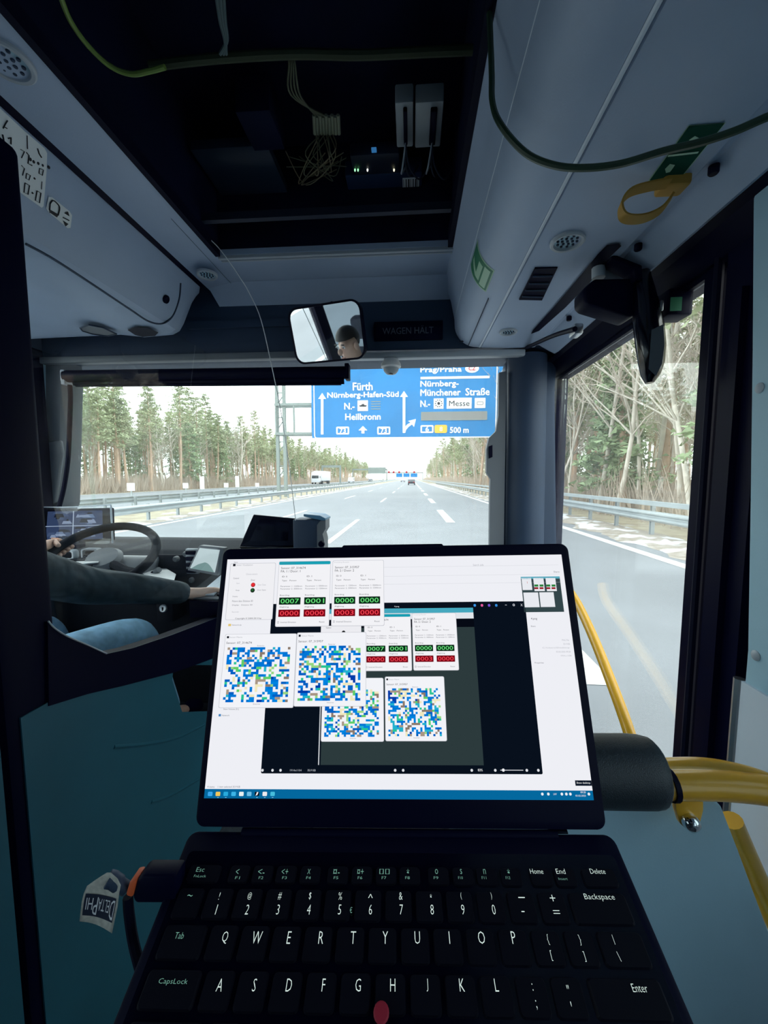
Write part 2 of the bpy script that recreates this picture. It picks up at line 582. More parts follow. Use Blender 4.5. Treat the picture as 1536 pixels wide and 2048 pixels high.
stext('Nürnberg-Hafen-Süd', 655, 783, 797, 799, W_)
stext('N.-', 689, 806, 709, 819, W_)
stext('Heilbronn', 691, 827, 761, 840, W_)
sbox('picture_tile', 715, 801, 736, 822, W_)
spoly('ship_icon', [(718, 811), (722, 810.5), (725, 808), (728, 808), (729, 810.5), (734, 810.5), (732, 813.5), (720, 813.5)], M['ink'], 0.05)
for k in range(4):
    sbox('thin_stripe', 742, 802.5 + 5 * k, 761, 803.8 + 5 * k, M['gantry'])
for x0 in (672.5, 754.5):
    sbox('route_badge', x0, 853.5, x0 + 26, 869, W_, 0.03, 0.12, 0.14)
    stext('73', x0 + 7, 856.5, x0 + 19, 866, W_, 0.02)
def sarrow(x, y0, y1, hw, hh, sw):
    spoly('arrow', [(x - sw, y1), (x + sw, y1), (x + sw, y0 + hh), (x + hw, y0 + hh), (x, y0), (x - hw, y0 + hh), (x - sw, y0 + hh)], W_)
sarrow(644.5, 786, 869, 8, 12, 2.6)
sarrow(808, 782, 866, 8, 12, 2.6)
sarrow(726, 852, 867, 9, 9, 3)
spoly('arrow', [(806, 866), (808, 858), (813, 850), (821, 845), (816, 842), (832, 838), (828, 854), (824, 849), (817, 854), (812, 860), (810.5, 866)], W_, 0.037)
stext('Prag/Praha', 841, 733, 923, 748, W_)
bm = bmesh.new()
pc = onY(944, 737, SY)
add_lathe(bm, [(0, 0), (0.62, 0)], Matrix.Translation((pc.x, SY - 0.03, pc.z)) @ Matrix.Rotation(math.pi / 2, 4, 'X') @ Matrix.Diagonal((1, 0.62, 1, 1)), 20)
from_bm('country_oval', bm, W_, sp)
stext('CZ', 937, 733, 951, 741, M['signred'], 0.01, 0.06)
sbox('divider', 841, 754, 979, 756.5, W_)
stext('Nürnberg-', 841, 761, 917, 777, W_)
stext('Münchener', 841, 778, 921, 792, W_)
stext('Straße', 931, 776, 979, 791, W_)
stext('N.-', 841, 801, 860, 814, W_)
sbox('picture_tile', 867.5, 797, 887, 817.5, W_)
bm = bmesh.new(); pc = onY(877.3, 807, SY)
add_lathe(bm, [(0.13, 0), (0, 0)], Matrix.Translation((pc.x, SY - 0.05, pc.z)) @ Matrix.Rotation(math.pi / 2, 4, 'X'), 14)
for k in range(10):
    a = k * math.pi / 5
    add_box(bm, (pc.x + 0.3 * math.cos(a), SY - 0.05, pc.z + 0.3 * math.sin(a)), (0.09, 0.005, 0.09))
from_bm('stadium_icon', bm, M['ink'], sp)
sbox('picture_tile', 893.5, 796, 943, 817, W_)
stext('Messe', 898, 801, 939, 812.5, M['ink'], 0.0, 0.05)
sbox('picture_tile', 949.5, 796, 970.5, 816, W_)
sbox('hall_icon', 953.5, 803, 966.5, 810, M['signgrey'], 0.05, 0.1, 0.05)
sbox('matrix_display', 843, 825, 973, 839, M['signgrey'], 0.04)
sbox('matrix_frame', 842, 824, 974, 840, M['gantry'], 0.045, 0.02, 0.07)
sbox('route_badge', 841, 850.5, 867, 866, W_, 0.03, 0.12, 0.14)
stext('6', 851, 853.5, 857.5, 863, W_, 0.02)
sbox('route_badge', 869, 850, 894, 866, M['signyellow'], 0.03, 0.15)
stext('8', 879, 853.5, 885, 862.5, W_, 0.0, 0.05)
stext('500 m', 900, 854, 937, 866, W_)
# gantry posts, cross beam and lattice box
lx = onY(563, 900, SY + 0.5).x
for dx in (-0.35, 0.35):
    span('post', (lx + dx - 0.14, SY + 0.35, -0.05), (lx + dx + 0.14, SY + 0.65, 10.5), M['gantry'], gn)
bm = bmesh.new()
for k in range(9):
    z = 0.6 + k * 1.15
    add_tube(bm, [(lx - 0.35, SY + 0.5, z), (lx + 0.35, SY + 0.5, z + 1.0 * (1 if k % 2 else -0.0))], 0.05, 6)
from_bm('post_bracing', bm, M['gantry'], gn)
rx_ = 9.3
for dx in (-0.35, 0.35):
    span('post', (rx_ + dx - 0.14, SY + 0.35, -0.05), (rx_ + dx + 0.14, SY + 0.65, 10.5), M['gantry'], gn)
zb0 = onY(560, 868, SY + 0.5).z; zb1 = onY(560, 810, SY + 0.5).z
for z in (zb0, zb1):
    for dy in (0.2, 1.3):
        span('chord', (lx - 0.5, SY + dy, z - 0.12), (rx_ + 0.5, SY + dy + 0.18, z + 0.12), M['gantry'], gn)
for k in range(13):
    x = lx - 0.4 + k * 1.75
    span('strut', (x - 0.08, SY + 0.22, zb0), (x + 0.08, SY + 0.36, zb1), M['gantry'], gn)

# ---- far gantries
def far_gantry(Y, x0, x1, zb, signs, label, reds=()):
    e = empty('sign_gantry', ((x0 + x1) / 2, Y, 0), label, 'road sign')
    for x in (x0, x1):
        span('post', (x - 0.3, Y - 0.3, 0), (x + 0.3, Y + 0.3, zb + 1.6), M['gantry'], e)
    span('chord', (x0, Y - 0.2, zb + 0.7), (x1, Y + 0.2, zb + 1.6), M['gantry'], e)
    for a, b, z0, z1, m in signs:
        span('sign_panel', (a, Y - 0.5, z0), (b, Y - 0.3, z1), m, e)
    for x in reds:
        lamp = span('lane_signal', (x - 0.8, Y - 0.6, zb + 0.9), (x + 0.8, Y - 0.4, zb + 2.5), M['black'], e)
        bm = bmesh.new()
        for s in (-1, 1):
            add_box(bm, (x, Y - 0.64, zb + 1.7), (1.9, 0.05, 0.34), Matrix.Rotation(s * math.pi / 4, 3, 'Y'))
        from_bm('red_cross', bm, emis((1.0, 0.03, 0.05), 1.3), lamp)
far_gantry(330, -24, 9.5, 5.4, [(-13, -7.6, 2.8, 6.0, M['signblue']), (-6.9, -1.6, 2.9, 6.0, M['signblue']), (-0.9, 5.0, 2.8, 6.0, M['signblue'])],
           'distant gantry with blue signs and red lane signals', [-15, -10.3, -4.2, 2.2, -19])
far_gantry(230, -34.6, -14.5, 5.8, [(-25.5, -15, 4.6, 8.2, M['gantry'])], 'distant gantry with a grey-green sign back over opposite lanes')
far_gantry(150, -34.5, -27.5, 5.2, [], 'slim grey portal frame beside the white lorry')

# ---- small roadside signs and marker posts behind the median
def post_sign(px, py_top, py_bot, Y, shape, label, grp=None):
    b = onY(px, py_bot, Y); t = onY(px, py_top, Y)
    e = empty('roadside_sign', (b.x, Y, 0), label, 'sign', grp)
    tube('post', [(b.x, Y, -0.05), (b.x, Y, t.z - 0.1)], 0.035, M['galv'], e, 6, sm=False)
    if shape == 'square':
        span('plate', (b.x - 0.22, Y - 0.03, t.z - 0.42), (b.x + 0.22, Y - 0.01, t.z), M['signwhite'], e)
    elif shape == 'tall':
        span('plate', (b.x - 0.16, Y - 0.03, t.z - 0.9), (b.x + 0.16, Y - 0.01, t.z), M['signwhite'], e)
    else:
        mesh('plate', [(b.x - 0.3, Y - 0.03, t.z - 0.55), (b.x + 0.3, Y - 0.03, t.z - 0.55), (b.x, Y - 0.03, t.z),
                       (b.x - 0.3, Y - 0.01, t.z - 0.55), (b.x + 0.3, Y - 0.01, t.z - 0.55), (b.x, Y - 0.01, t.z)],
             [(0, 1, 2), (5, 4, 3), (0, 3, 4, 1), (1, 4, 5, 2), (2, 5, 3, 0)], M['signwhite'], e)
G_ = 'small white plates on posts along the median'
post_sign(141, 962, 988, 17, 'tri', 'small triangular white plate on a post behind the median rail')
for px in (263, 372, 453, 515):
    post_sign(px, 966, 985, 20 + (px - 263) * 0.09, 'square', 'small square white plate on a post behind the median rail', G_)
post_sign(405, 953, 978, 27, 'tall', 'slim white marker plate leaning beside the median rail')
post_sign(475, 952, 974, 31, 'tall', 'slim pale oval-headed marker post near the gantry foot')

# ---- vehicles
def wheels(e, x0, x1, ys, r, wd=0.24):
    for y in ys:
        for x in (x0, x1):
            bm = bmesh.new()
            add_lathe(bm, [(0, -wd / 2), (r * 0.6, -wd / 2), (r * 0.95, -wd / 2), (r, -wd / 2 + 0.04), (r, wd / 2 - 0.04), (r * 0.95, wd / 2), (0, wd / 2)],
                      Matrix.Translation((x, y, r)) @ Matrix.Rotation(math.pi / 2, 4, 'Y'), 16)
            from_bm('wheel', bm, M['tyre'], e, True)
def car(x, Y, body_m, label, oncoming, van=False, grp=None):
    d = -1 if oncoming else 1
    L, Wd = (5.0, 1.95) if van else (4.4, 1.8)
    e = empty('van' if van else 'car', (x, Y, 0), label, 'van' if van else 'car', grp)
    if van:
        side = [(-2.5, .4), (2.5, .4), (2.55, .95), (2.0, 1.25), (1.35, 2.1), (-2.45, 2.15), (-2.5, 1.2)]
        win = [(1.95, 1.27), (1.36, 2.0), (-2.3, 2.02), (-2.35, 1.32)]
    else:
        side = [(-2.2, .35), (2.2, .35), (2.22, .72), (1.2, .92), (0.5, 1.42), (-1.3, 1.45), (-2.0, .98), (-2.22, .85)]
        win = [(1.12, .94), (0.47, 1.37), (-1.25, 1.40), (-1.9, .98)]
    prism('body', [(x - Wd / 2, Y + d * a, b) for a, b in side], (Wd, 0, 0), body_m, e, 0.06)
    prism('window_band', [(x - Wd / 2 - 0.01, Y + d * a, b) for a, b in win], (Wd + 0.02, 0, 0), M['carglass'], e)
    wz = (1.3, 2.0) if van else (.98, 1.36)
    a, b = (win[0], win[1]) if oncoming else (win[3], win[2])
    mesh('windscreen', [(x - Wd * .42, Y + d * (a[0] + math.copysign(.04, a[0])), a[1]), (x + Wd * .42, Y + d * (a[0] + math.copysign(.04, a[0])), a[1]),
                        (x + Wd * .38, Y + d * (b[0] + math.copysign(.04, a[0])), b[1]), (x - Wd * .38, Y + d * (b[0] + math.copysign(.04, a[0])), b[1])], [(0, 1, 2, 3)], M['carglass'], e)
    wheels(e, x - Wd / 2 + .1, x + Wd / 2 - .1, (Y - 1.4, Y + 1.4), 0.33)
    for s in (-1, 1):
        span('lamp', (x + s * .62 - .18, Y - L / 2 - .03, .68 if not van else .75), (x + s * .62 + .18, Y - L / 2 + .12, .84 if not van else .95), emis((1, .02, .02), .8) if not oncoming else M['white'], e, .02)
car(0.0, 105, M['cardark'], 'dark car driving ahead in the same lane as the bus', False)
car(-4.2, 190, M['carblue'], 'small silver car far ahead in the middle lane', False)
car(-24, 155, M['truckwhite'], 'white van on the opposite carriageway behind the lorry', True, True)
car(-19.5, 185, M['cardark'], 'dark oncoming car on the opposite carriageway', True)
car(-22.5, 215, M['truckwhite'], 'far white van approaching below the grey-green gantry sign', True, True)
car(-19.0, 245, M['carblue'], 'far silver car approaching on the opposite carriageway', True)
# lorry
lx_, lY = -28.6, 116
e = empty('lorry', (lx_, lY, 0), 'white articulated lorry on the opposite carriageway', 'lorry')
prism('cab', [(lx_ - 1.24, lY + a, b) for a, b in ((-1.1, .5), (1.1, .5), (1.1, 3.4), (-.5, 3.6), (-.95, 2.6), (-1.1, 1.6))], (2.48, 0, 0), M['truckwhite'], e, .08)
mesh('windscreen', [(lx_ - 1.05, lY - 1.13, 1.75), (lx_ + 1.05, lY - 1.13, 1.75), (lx_ + 1.0, lY - .97, 2.6), (lx_ - 1.0, lY - .97, 2.6)], [(0, 1, 2, 3)], M['carglass'], e)
span('side_window', (lx_ + 1.2, lY - .7, 1.8), (lx_ + 1.26, lY + .4, 2.5), M['carglass'], e)
span('trailer', (lx_ - 1.27, lY + 1.6, 1.0), (lx_ + 1.27, lY + 15, 4.0), M['truckwhite'], e, .04)
span('chassis', (lx_ - .9, lY - .5, .6), (lx_ + .9, lY + 14.8, .98), M['cardark'], e)
wheels(e, lx_ - 1.1, lx_ + 1.1, (lY - .1, lY + 3.4, lY + 10.5, lY + 11.8, lY + 13.1), .5, .3)

# ---- forest
def tri_tube(V_, F_, a, b, ra, rb, seg):
    a = np.array(a); b = np.array(b)
    t = b - a; ln = np.linalg.norm(t)
    if ln < 1e-6: return
    t = t / ln
    h = np.array([0, 0, 1.0]) if abs(t[2]) < .9 else np.array([1.0, 0, 0])
    s = np.cross(t, h); s /= np.linalg.norm(s); u = np.cross(s, t)
    base = len(V_)
    for c, r in ((a, ra), (b, rb)):
        for k in range(seg):
            an = 2 * math.pi * k / seg
            V_.append(c + (s * math.cos(an) + u * math.sin(an)) * r)
    for k in range(seg):
        k2 = (k + 1) % seg
        F_.append((base + k, base + k2, base + seg + k2)); F_.append((base + k, base + seg + k2, base + seg + k))

def blades(V_, F_, c, ext, n, size):
    for _ in range(n):
        p = c + rng.normal(0, 1, 3) * ext * 0.55
        d = rng.normal(0, 1, 3); d[2] *= .5; d /= np.linalg.norm(d)
        q = rng.normal(0, 1, 3); q -= d * q.dot(d); q /= np.linalg.norm(q)
        s = size * rng.uniform(.6, 1.3)
        b = len(V_)
        V_.append(p - d * s * .5); V_.append(p + d * s * .5); V_.append(p + q * s * .38)
        F_.append((b, b + 1, b + 2))

def make_pine(h, dense):
    tv, tf, cv, cf = [], [], [], []
    lean = rng.normal(0, .02, 2)
    n = 9
    pts = [np.array([lean[0] * h * t + .08 * math.sin(5 * t), lean[1] * h * t, h * t]) for t in np.linspace(0, .96, n)]
    r0 = .15 + h * .004
    for i in range(n - 1):
        tri_tube(tv, tf, pts[i], pts[i + 1], r0 * (1 - i / n), r0 * (1 - (i + 1) / n) + .01, 7)
    t0 = .18 if dense else .48
    for k in range(34 if dense else 26):
        t = t0 + (1 - t0) * (k / (34 if dense else 26)) ** .9
        base = pts[min(int(t * (n - 1)), n - 1)]
        a = k * 2.4 + rng.uniform(-.4, .4)
        L = (1 - t) * (h * .20 if dense else h * .24) + .35
        L *= rng.uniform(.6, 1.1)
        rise = -.25 if dense else rng.uniform(.05, .5)
        base = np.array([base[0], base[1], h * t])
        tip = base + np.array([math.cos(a) * L, math.sin(a) * L, L * rise])
        tri_tube(tv, tf, base, tip, .035, .012, 3)
        m = 3 if L > 1.2 else 2
        for j in range(m):
            c = base + (tip - base) * ((j + 1.2) / (m + .2))
            blades(cv, cf, c, np.array([.5, .5, .22]) * (.6 + .35 * L), 26 if dense else 22, .42)
    for _ in range(8 if not dense else 0):           # dead side twigs on the lower stem
        t = rng.uniform(.12, .48); a = rng.uniform(0, 6.28)
        b = np.array([0, 0, h * t]) + np.array([lean[0], lean[1], 0]) * h * t
        tri_tube(tv, tf, b, b + np.array([math.cos(a), math.sin(a), .1]) * rng.uniform(.4, 1.2), .018, .006, 3)
    return tv, tf, cv, cf

def make_bare(h, crook, twigs=9):
    tv, tf, cv, cf = [], [], [], []
    def grow(p, d, L, r, lev):
        n = 5 if lev == 0 else 3
        for i in range(n):
            d2 = d + rng.normal(0, crook, 3) * (1 if lev else .6)
            d2 /= np.linalg.norm(d2)
            q = p + d2 * L / n
            tri_tube(tv if lev < 2 else cv, tf if lev < 2 else cf, p, q, r * (1 - i / n * .5), r * (1 - (i + 1) / n * .5), 6 if lev == 0 else 3)
            if lev < 3 and (lev > 0 or i >= 1):
                for _ in range(3 if lev == 0 else 2):
                    a = rng.uniform(0, 6.28)
                    side = np.array([math.cos(a), math.sin(a), rng.uniform(.1, .9)])
                    nd = d2 * .55 + side * .75; nd /= np.linalg.norm(nd)
                    grow(q, nd, L * rng.uniform(.28, .45), r * .42, lev + 1)
            p, d = q, d2
    d0 = np.array([rng.normal(0, .12), rng.normal(0, .12), 1.0])
    grow(np.zeros(3), d0 / np.linalg.norm(d0), h, .05 + h * .006, 0)
    return tv, tf, cv, cf

def arr_mesh(name, v, f, m):
    me = bpy.data.meshes.new(name)
    v = np.asarray(v, dtype=np.float32); f = np.asarray(f, dtype=np.int32)
    me.vertices.add(len(v)); me.vertices.foreach_set('co', v.ravel())
    me.loops.add(f.size); me.loops.foreach_set('vertex_index', f.ravel())
    me.polygons.add(len(f)); me.polygons.foreach_set('loop_start', np.arange(0, f.size, 3, dtype=np.int32))
    me.update(calc_edges=True)
    for q in (m if isinstance(m, (list, tuple)) else [m]): me.materials.append(q)
    return me

KIND = []
for h in (15.5, 14, 16.5, 13):
    KIND.append(('pine_tree', 'crown', make_pine(h, False), M['trunk_pine'], M['needles']))
for h in (11, 9):
    KIND.append(('spruce_tree', 'crown', make_pine(h, True), M['trunk_pine'], M['needles2']))
for h, c in ((11, .10), (9.5, .16), (12.5, .08), (8, .2)):
    KIND.append(('birch_tree', 'crown', make_bare(h, c), M['trunk_bare'], M['twig']))
KM = []
for nm, cn, (tv, tf, cv, cf), m1, m2 in KIND:
    KM.append((nm, cn, arr_mesh('trunk', tv, tf, m1), arr_mesh(cn, cv, cf, m2)))
LAB = {'pine_tree': 'tall pine with orange bark ', 'spruce_tree': 'dense dark green spruce ',
       'birch_tree': 'bare winter birch with pale trunk '}
def plant(k, x, y, s, rz, where, lean=0.0):
    nm, cn, t, c = KM[k]
    e = empty(nm, (x, y, -0.06), LAB[nm] + where[0], 'tree', where[1] + ', ' + nm.split('_')[0])
    e.scale = (s, s, s * random.uniform(.92, 1.08))
    e.rotation_euler = (lean * math.cos(rz), lean, rz)
    for n_, me in (('trunk', t), (cn, c)):
        o = bpy.data.objects.new(n_, me); COL.objects.link(o); o.parent = e
L_ = ('in the forest beyond the opposite carriageway', 'forest beyond the opposite carriageway')
R_ = ('in the forest behind the exit-lane guard rail', 'forest behind the exit-lane guard rail')
def pick(ws):
    return random.choices(range(10), ws)[0]
WL = [6, 6, 6, 5, 1.5, 1.5, 2, 2, 2, 1]
WR = [2.5, 2.5, 2, 2.5, 1.2, 1.2, 3, 3, 3, 3]
y = 34.0
while y < 330:
    for row in range(2):
        plant(pick(WL), -37.5 - row * 2.6 + random.uniform(-1, 1), y + random.uniform(-1, 1), random.uniform(.82, 1.08), random.uniform(0, 6.28), L_)
    y += 2.6 + max(0, y - 90) * .02
y = 8.0
while y < 300:
    for row in range(2 if y < 60 else 1):
        k = pick(WR)
        if y < 45 and row == 0 and random.random() < .55: k = random.choice((6, 7, 8, 9))
        plant(k, 10.3 + row * 2.8 + random.uniform(-.9, 1.2) + (0 if y < 60 else 1.5), y + random.uniform(-1, 1), random.uniform(.8, 1.1), random.uniform(0, 6.28), R_, random.gauss(0, .06))
    y += 1.5 if y < 45 else 2.4 + max(0, y - 90) * .02
def mass(name, spots, label):
    tvs, tfs, mis = [], [], []
    off = 0
    mats = [M['trunk_pine'], M['needles'], M['needles2'], M['trunk_bare'], M['twig']]
    for k, x, y, s in spots:
        nm, cn, (tv, tf, cv, cf), m1, m2 = KIND[k]
        a = random.uniform(0, 6.28); ca, sa = math.cos(a), math.sin(a)
        R = np.array([[ca, -sa, 0], [sa, ca, 0], [0, 0, 1]]) * s
        for v, f, m, keep in ((tv, tf, m1, 1), (cv, cf, m2, 1)):
            v = np.asarray(v) @ R.T + np.array([x, y, -.06]); f = np.asarray(f) + off
            tvs.append(v); tfs.append(f); mis.append(np.full(len(f), mats.index(m), dtype=np.int32)); off += len(v)
    me = arr_mesh(name, np.concatenate(tvs), np.concatenate(tfs), mats)
    me.polygons.foreach_set('material_index', np.concatenate(mis))
    o = link(name, me)
    tag(o, label, 'forest', kind='stuff')
sp_ = []
y = 30.0
while y < 420:
    for row in range(5):
        sp_.append((pick(WL), -44 - row * 5 + random.uniform(-2, 2), y + random.uniform(-1, 1), random.uniform(.85, 1.1)))
    y += 2.8 + max(0, y - 80) * .02
mass('forest_depth', sp_, 'deeper rows of pine forest beyond the opposite carriageway')
sp_ = []
y = 4.0
while y < 420:
    for row in range(6 if y < 70 else 3):
        sp_.append((pick(WR), 16.5 + row * 4.5 + random.uniform(-2, 2), y + random.uniform(-1, 1), random.uniform(.85, 1.15)))
    y += 2.6 + max(0, y - 60) * .03
mass('forest_depth', sp_, 'deeper rows of mixed forest behind the exit-lane guard rail')
# brushwood: bare undergrowth along the forest edges
def brush(x0, x1, y0, y1, n, hmax, label):
    v, f = [], []
    for _ in range(n):
        u = random.random()
        x = random.uniform(x0, x1); y = y0 + (y1 - y0) * u ** 1.6
        h = random.uniform(.4, 1) * hmax; a = random.gauss(0, .25); b = random.gauss(0, .25); wd = random.uniform(.015, .035) * (1 + y / 120)
        i = len(v)
        v += [(x - wd, y, -.06), (x + wd, y, -.06), (x + a * h, y + b * h, h), (x + a * h * .5 + .5 * random.gauss(0, .6), y + b * h * .5, h * .8)]
        f += [(i, i + 1, i + 2), (i, i + 1, i + 3)]
    o = link('brushwood', arr_mesh('brushwood', v, f, M['twig']))
    tag(o, label, 'undergrowth', kind='stuff')
brush(-46, -35.5, 28, 330, 13000, 3.2, 'brown bare undergrowth at the foot of the far forest')
brush(9.0, 26, 3, 300, 14000, 3.0, 'brown bare undergrowth behind the exit-lane guard rail')
# ================================================================ BUS SHELL
XL, XR = -1.80, 0.74            # inner faces of the side walls
FLOOR = 0.37
def z(r): return CAMZ + r
ROOFZ = z(1.22)
def struct(o, label=None, cat=None):
    o['kind'] = 'structure'
    if label: tag(o, label, cat)
    return o
YB, YF = -5.0, 2.12
struct(span('floor', (XL - .1, YB, FLOOR - .06), (XR + .1, 2.3, FLOOR), M['floor']), 'dark speckled vinyl bus floor', 'floor')
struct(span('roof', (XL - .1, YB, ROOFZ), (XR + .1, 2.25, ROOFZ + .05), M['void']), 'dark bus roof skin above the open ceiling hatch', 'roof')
struct(span('wall_rear', (XL - .1, YB - .06, FLOOR), (XR + .1, YB, ROOFZ), M['panel2']), 'rear wall of the bus', 'wall')
# left wall: lower panel, band over the windows, window pillars
wl = struct(span('wall_left', (XL - .07, YB, FLOOR - .3), (XL, 2.2, 1.18), M['header']), 'dark wall lining below the driver side windows', 'wall')
span('upper_lining', (XL - .07, YB, z(.62)), (XL, 2.2, ROOFZ), M['header'], wl)
for y0, y1 in ((YB, YB + .1), (-3.45, -3.35), (-1.85, -1.75), (-.25, -.12), (.42, .52), (1.72, 1.84)):
    span('window_pillar', (XL - .07, y0, 1.18), (XL, y1, z(.62)), M['black'], wl)
wins = [(YB + .1, -3.45), (-3.35, -1.85), (-1.75, -.25), (-.12, .42), (.52, 1.72), (1.84, 2.15)]
nwin = 2
for y0, y1 in wins:
    o = span('window_%d' % nwin, (XL - .045, y0, 1.18), (XL - .037, y1, z(.62)), M['glass'] if y1 > .5 else M['tinted']); nwin += 1
    struct(o, 'driver side window pane in the bus wall', 'window'); o['group'] = 'driver side windows'
# right wall
wr = struct(span('wall_right', (XR, YB, FLOOR - .3), (XR + .07, .90, 1.18), M['pale']), 'pale blue wall lining beside the seats', 'wall')
span('upper_lining', (XR, YB, z(.50)), (XR + .07, .92, ROOFZ), M['panel2'], wr)
for y0, y1 in ((YB, YB + .1), (-3.45, -3.35), (-1.85, -1.75), (-.25, -.12), (.60, .90)):
    span('window_pillar', (XR, y0, 1.18), (XR + .07, y1, z(.50)), M['black'], wr)
for y0, y1 in ((YB + .1, -3.45), (-3.35, -1.85), (-1.75, -.25), (-.12, .60)):
    o = span('window_%d' % nwin, (XR + .037, y0, 1.18), (XR + .045, y1, z(.50)), M['tinted']); nwin += 1
    struct(o, 'passenger side window pane in the bus wall', 'window'); o['group'] = 'passenger side windows'
# ---- ceiling strips around the open hatch
HX0, HX1, HY0, HY1, HZ = -.74, .14, -1.6, 1.52, z(.85)
ce = sweepY('ceiling', [(HX0, HZ + .03), (HX0, HZ), (-.78, HZ - .002), (-.905, z(.838))], [YB, HY1 + .28], M['panel'], sharp=20)
struct(ce, 'grey ceiling panels around the open hatch', 'ceiling')
sweepY('seam_strip', [(-.905, z(.839)), (-.925, z(.832))], [YB, 1.72], M['black'], ce)
span('front_panel', (HX0 - .14, HY1, HZ), (HX1 + .05, 1.85, HZ + .02), M['panel'], ce)
mesh('front_slope', [(HX0 - .16, HY1 + .20, HZ - .001), (HX1 + .05, HY1 + .20, HZ - .001), (HX1 + .05, 1.84, HZ - .05), (HX0 - .16, 1.84, HZ - .05)], [(0, 1, 2, 3)], M['panel'], ce)
span('rear_panel', (HX0, YB, HZ), (HX1, HY0, HZ + .02), M['panel'], ce)
for k, (a, b) in enumerate(((HY1 + .002, HY1 + .016), (HY1 + .028, HY1 + .036))):
    span('hatch_lip', (HX0 - .004, a, HZ - .012 + .003 * k), (HX1 + .01, b, HZ + .004), M['alu'], ce, .002)
span('hatch_seal', (HX0 - .012, HY0, HZ - .006), (HX0 + .006, HY1, HZ + .03), M['rubber'], ce)
span('hatch_seal', (HX1 - .012, HY0, HZ - .006), (HX1 + .006, HY1, HZ + .05), M['rubber'], ce)
mesh('panel_joint', [(HX0 - .05, HY1 - .22, HZ - .0035), (HX0 - .048, HY1 - .22, HZ - .0035), (HX0 - .048, HY1 + .28, HZ - .0035), (HX0 - .05, HY1 + .28, HZ - .0035)], [(0, 1, 2, 3)], M['header'], ce)
# void walls
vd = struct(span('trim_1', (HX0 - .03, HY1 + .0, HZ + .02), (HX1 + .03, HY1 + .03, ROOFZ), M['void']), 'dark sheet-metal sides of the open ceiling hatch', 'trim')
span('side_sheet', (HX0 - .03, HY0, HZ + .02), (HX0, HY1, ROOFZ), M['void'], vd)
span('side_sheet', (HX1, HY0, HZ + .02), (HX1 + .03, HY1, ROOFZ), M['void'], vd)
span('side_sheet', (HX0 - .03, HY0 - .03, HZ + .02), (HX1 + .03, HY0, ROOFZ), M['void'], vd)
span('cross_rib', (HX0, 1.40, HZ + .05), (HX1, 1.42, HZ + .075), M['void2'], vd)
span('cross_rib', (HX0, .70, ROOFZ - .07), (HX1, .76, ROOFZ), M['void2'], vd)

# ---- door-side air duct with rounded belly
fil = [(.185 + .10 - .10 * math.cos(a), .68 - .10 * math.sin(a)) for a in [math.radians(9 * k) for k in range(11)]]
prof = [(HX1, .852), (HX1 + .006, .846), (.168, .775), (.184, .70)] + fil + [(.292, .578), (.30, .583), (.305, .577), (.42, .573), (.535, .574), (.545, .582), (.556, .582), (.60, .556), (.622, .545), (.636, .552), (.66, .60), (XR + .02, .60)]
du = sweepY('ceiling_duct', [(x, z(r)) for x, r in prof], [YB, .0, 1.0, 1.80], M['panel'], sharp=28)
struct(du, 'pale grey moulded air duct with a rounded belly above the front door', 'duct')
# rounded front end of the duct
bm = bmesh.new()
cx_, cz_ = .42, .80
rows = []
for t in [math.radians(15 * k) for k in range(7)]:
    s = math.sin(t); c = math.cos(t)
    row = []
    for x, r in prof[:-2]:
        ddx = (x - .20) * .0 + (.05 if x < .3 else .02) * (1 - c); 
        row.append(bm.verts.new((min(x + ddx, .66), 1.80 + .055 * s, z(r + .05 * (1 - c)))))
    rows.append(row)
for a, b in zip(rows, rows[1:]):
    for k in range(len(a) - 1):
        bm.faces.new((a[k], b[k], b[k + 1], a[k + 1]))
lst = rows[-1]
bm.faces.new(lst)
from_bm('front_cap', bm, M['panel'], du, True)
# crease ridges and features of the duct
def duct_ridge(x, r, m, wd=.003):
    mesh('crease', [(x - wd, YB, z(r)), (x + wd, YB, z(r)), (x + wd, 1.80, z(r)), (x - wd, 1.80, z(r))], [(0, 1, 2, 3)], m, du)
tube('crease', [(.186, YB, z(.70)), (.186, 1.80, z(.70))], .003, M['pale'], du, 6, sm=False)  # ridges paler than the duct: their highlight is put into the colour
tube('crease', [(.297, YB, z(.578)), (.297, 1.8, z(.578))], .004, M['pale'], du, 6, sm=False)
span('panel_joint', (.246, 1.35, z(.583)), (.248, 1.80, z(.60)), M['header'], du)
span('catch', (.205, 1.79, z(.60)), (.235, 1.80, z(.603)), M['black'], du)
zb_ = z(.574)
# dark slot along the duct and bolt heads on the lip
sl = [onZ(px, py, zb_ - .004) for px, py in ((1062, 668), (1078, 662), (1130, 616), (1180, 565), (1222, 512), (1243, 492), (1238, 487), (1214, 490), (1196, 508), (1152, 562), (1106, 616), (1066, 660))]
mesh('slot', sl, [tuple(range(len(sl)))], M['black'], du)
for px, py in ((1427, 346), (1276, 499), (1224, 551), (1138, 640)):
    p = onZ(px, py, z(.566))
    bm = bmesh.new()
    add_lathe(bm, [(0, -.003), (.007, -.0025), (.009, 0), (.009, .012), (0, .012)], Matrix.Translation(p), 14)
    from_bm('bolt_head', bm, M['black'], du, True)
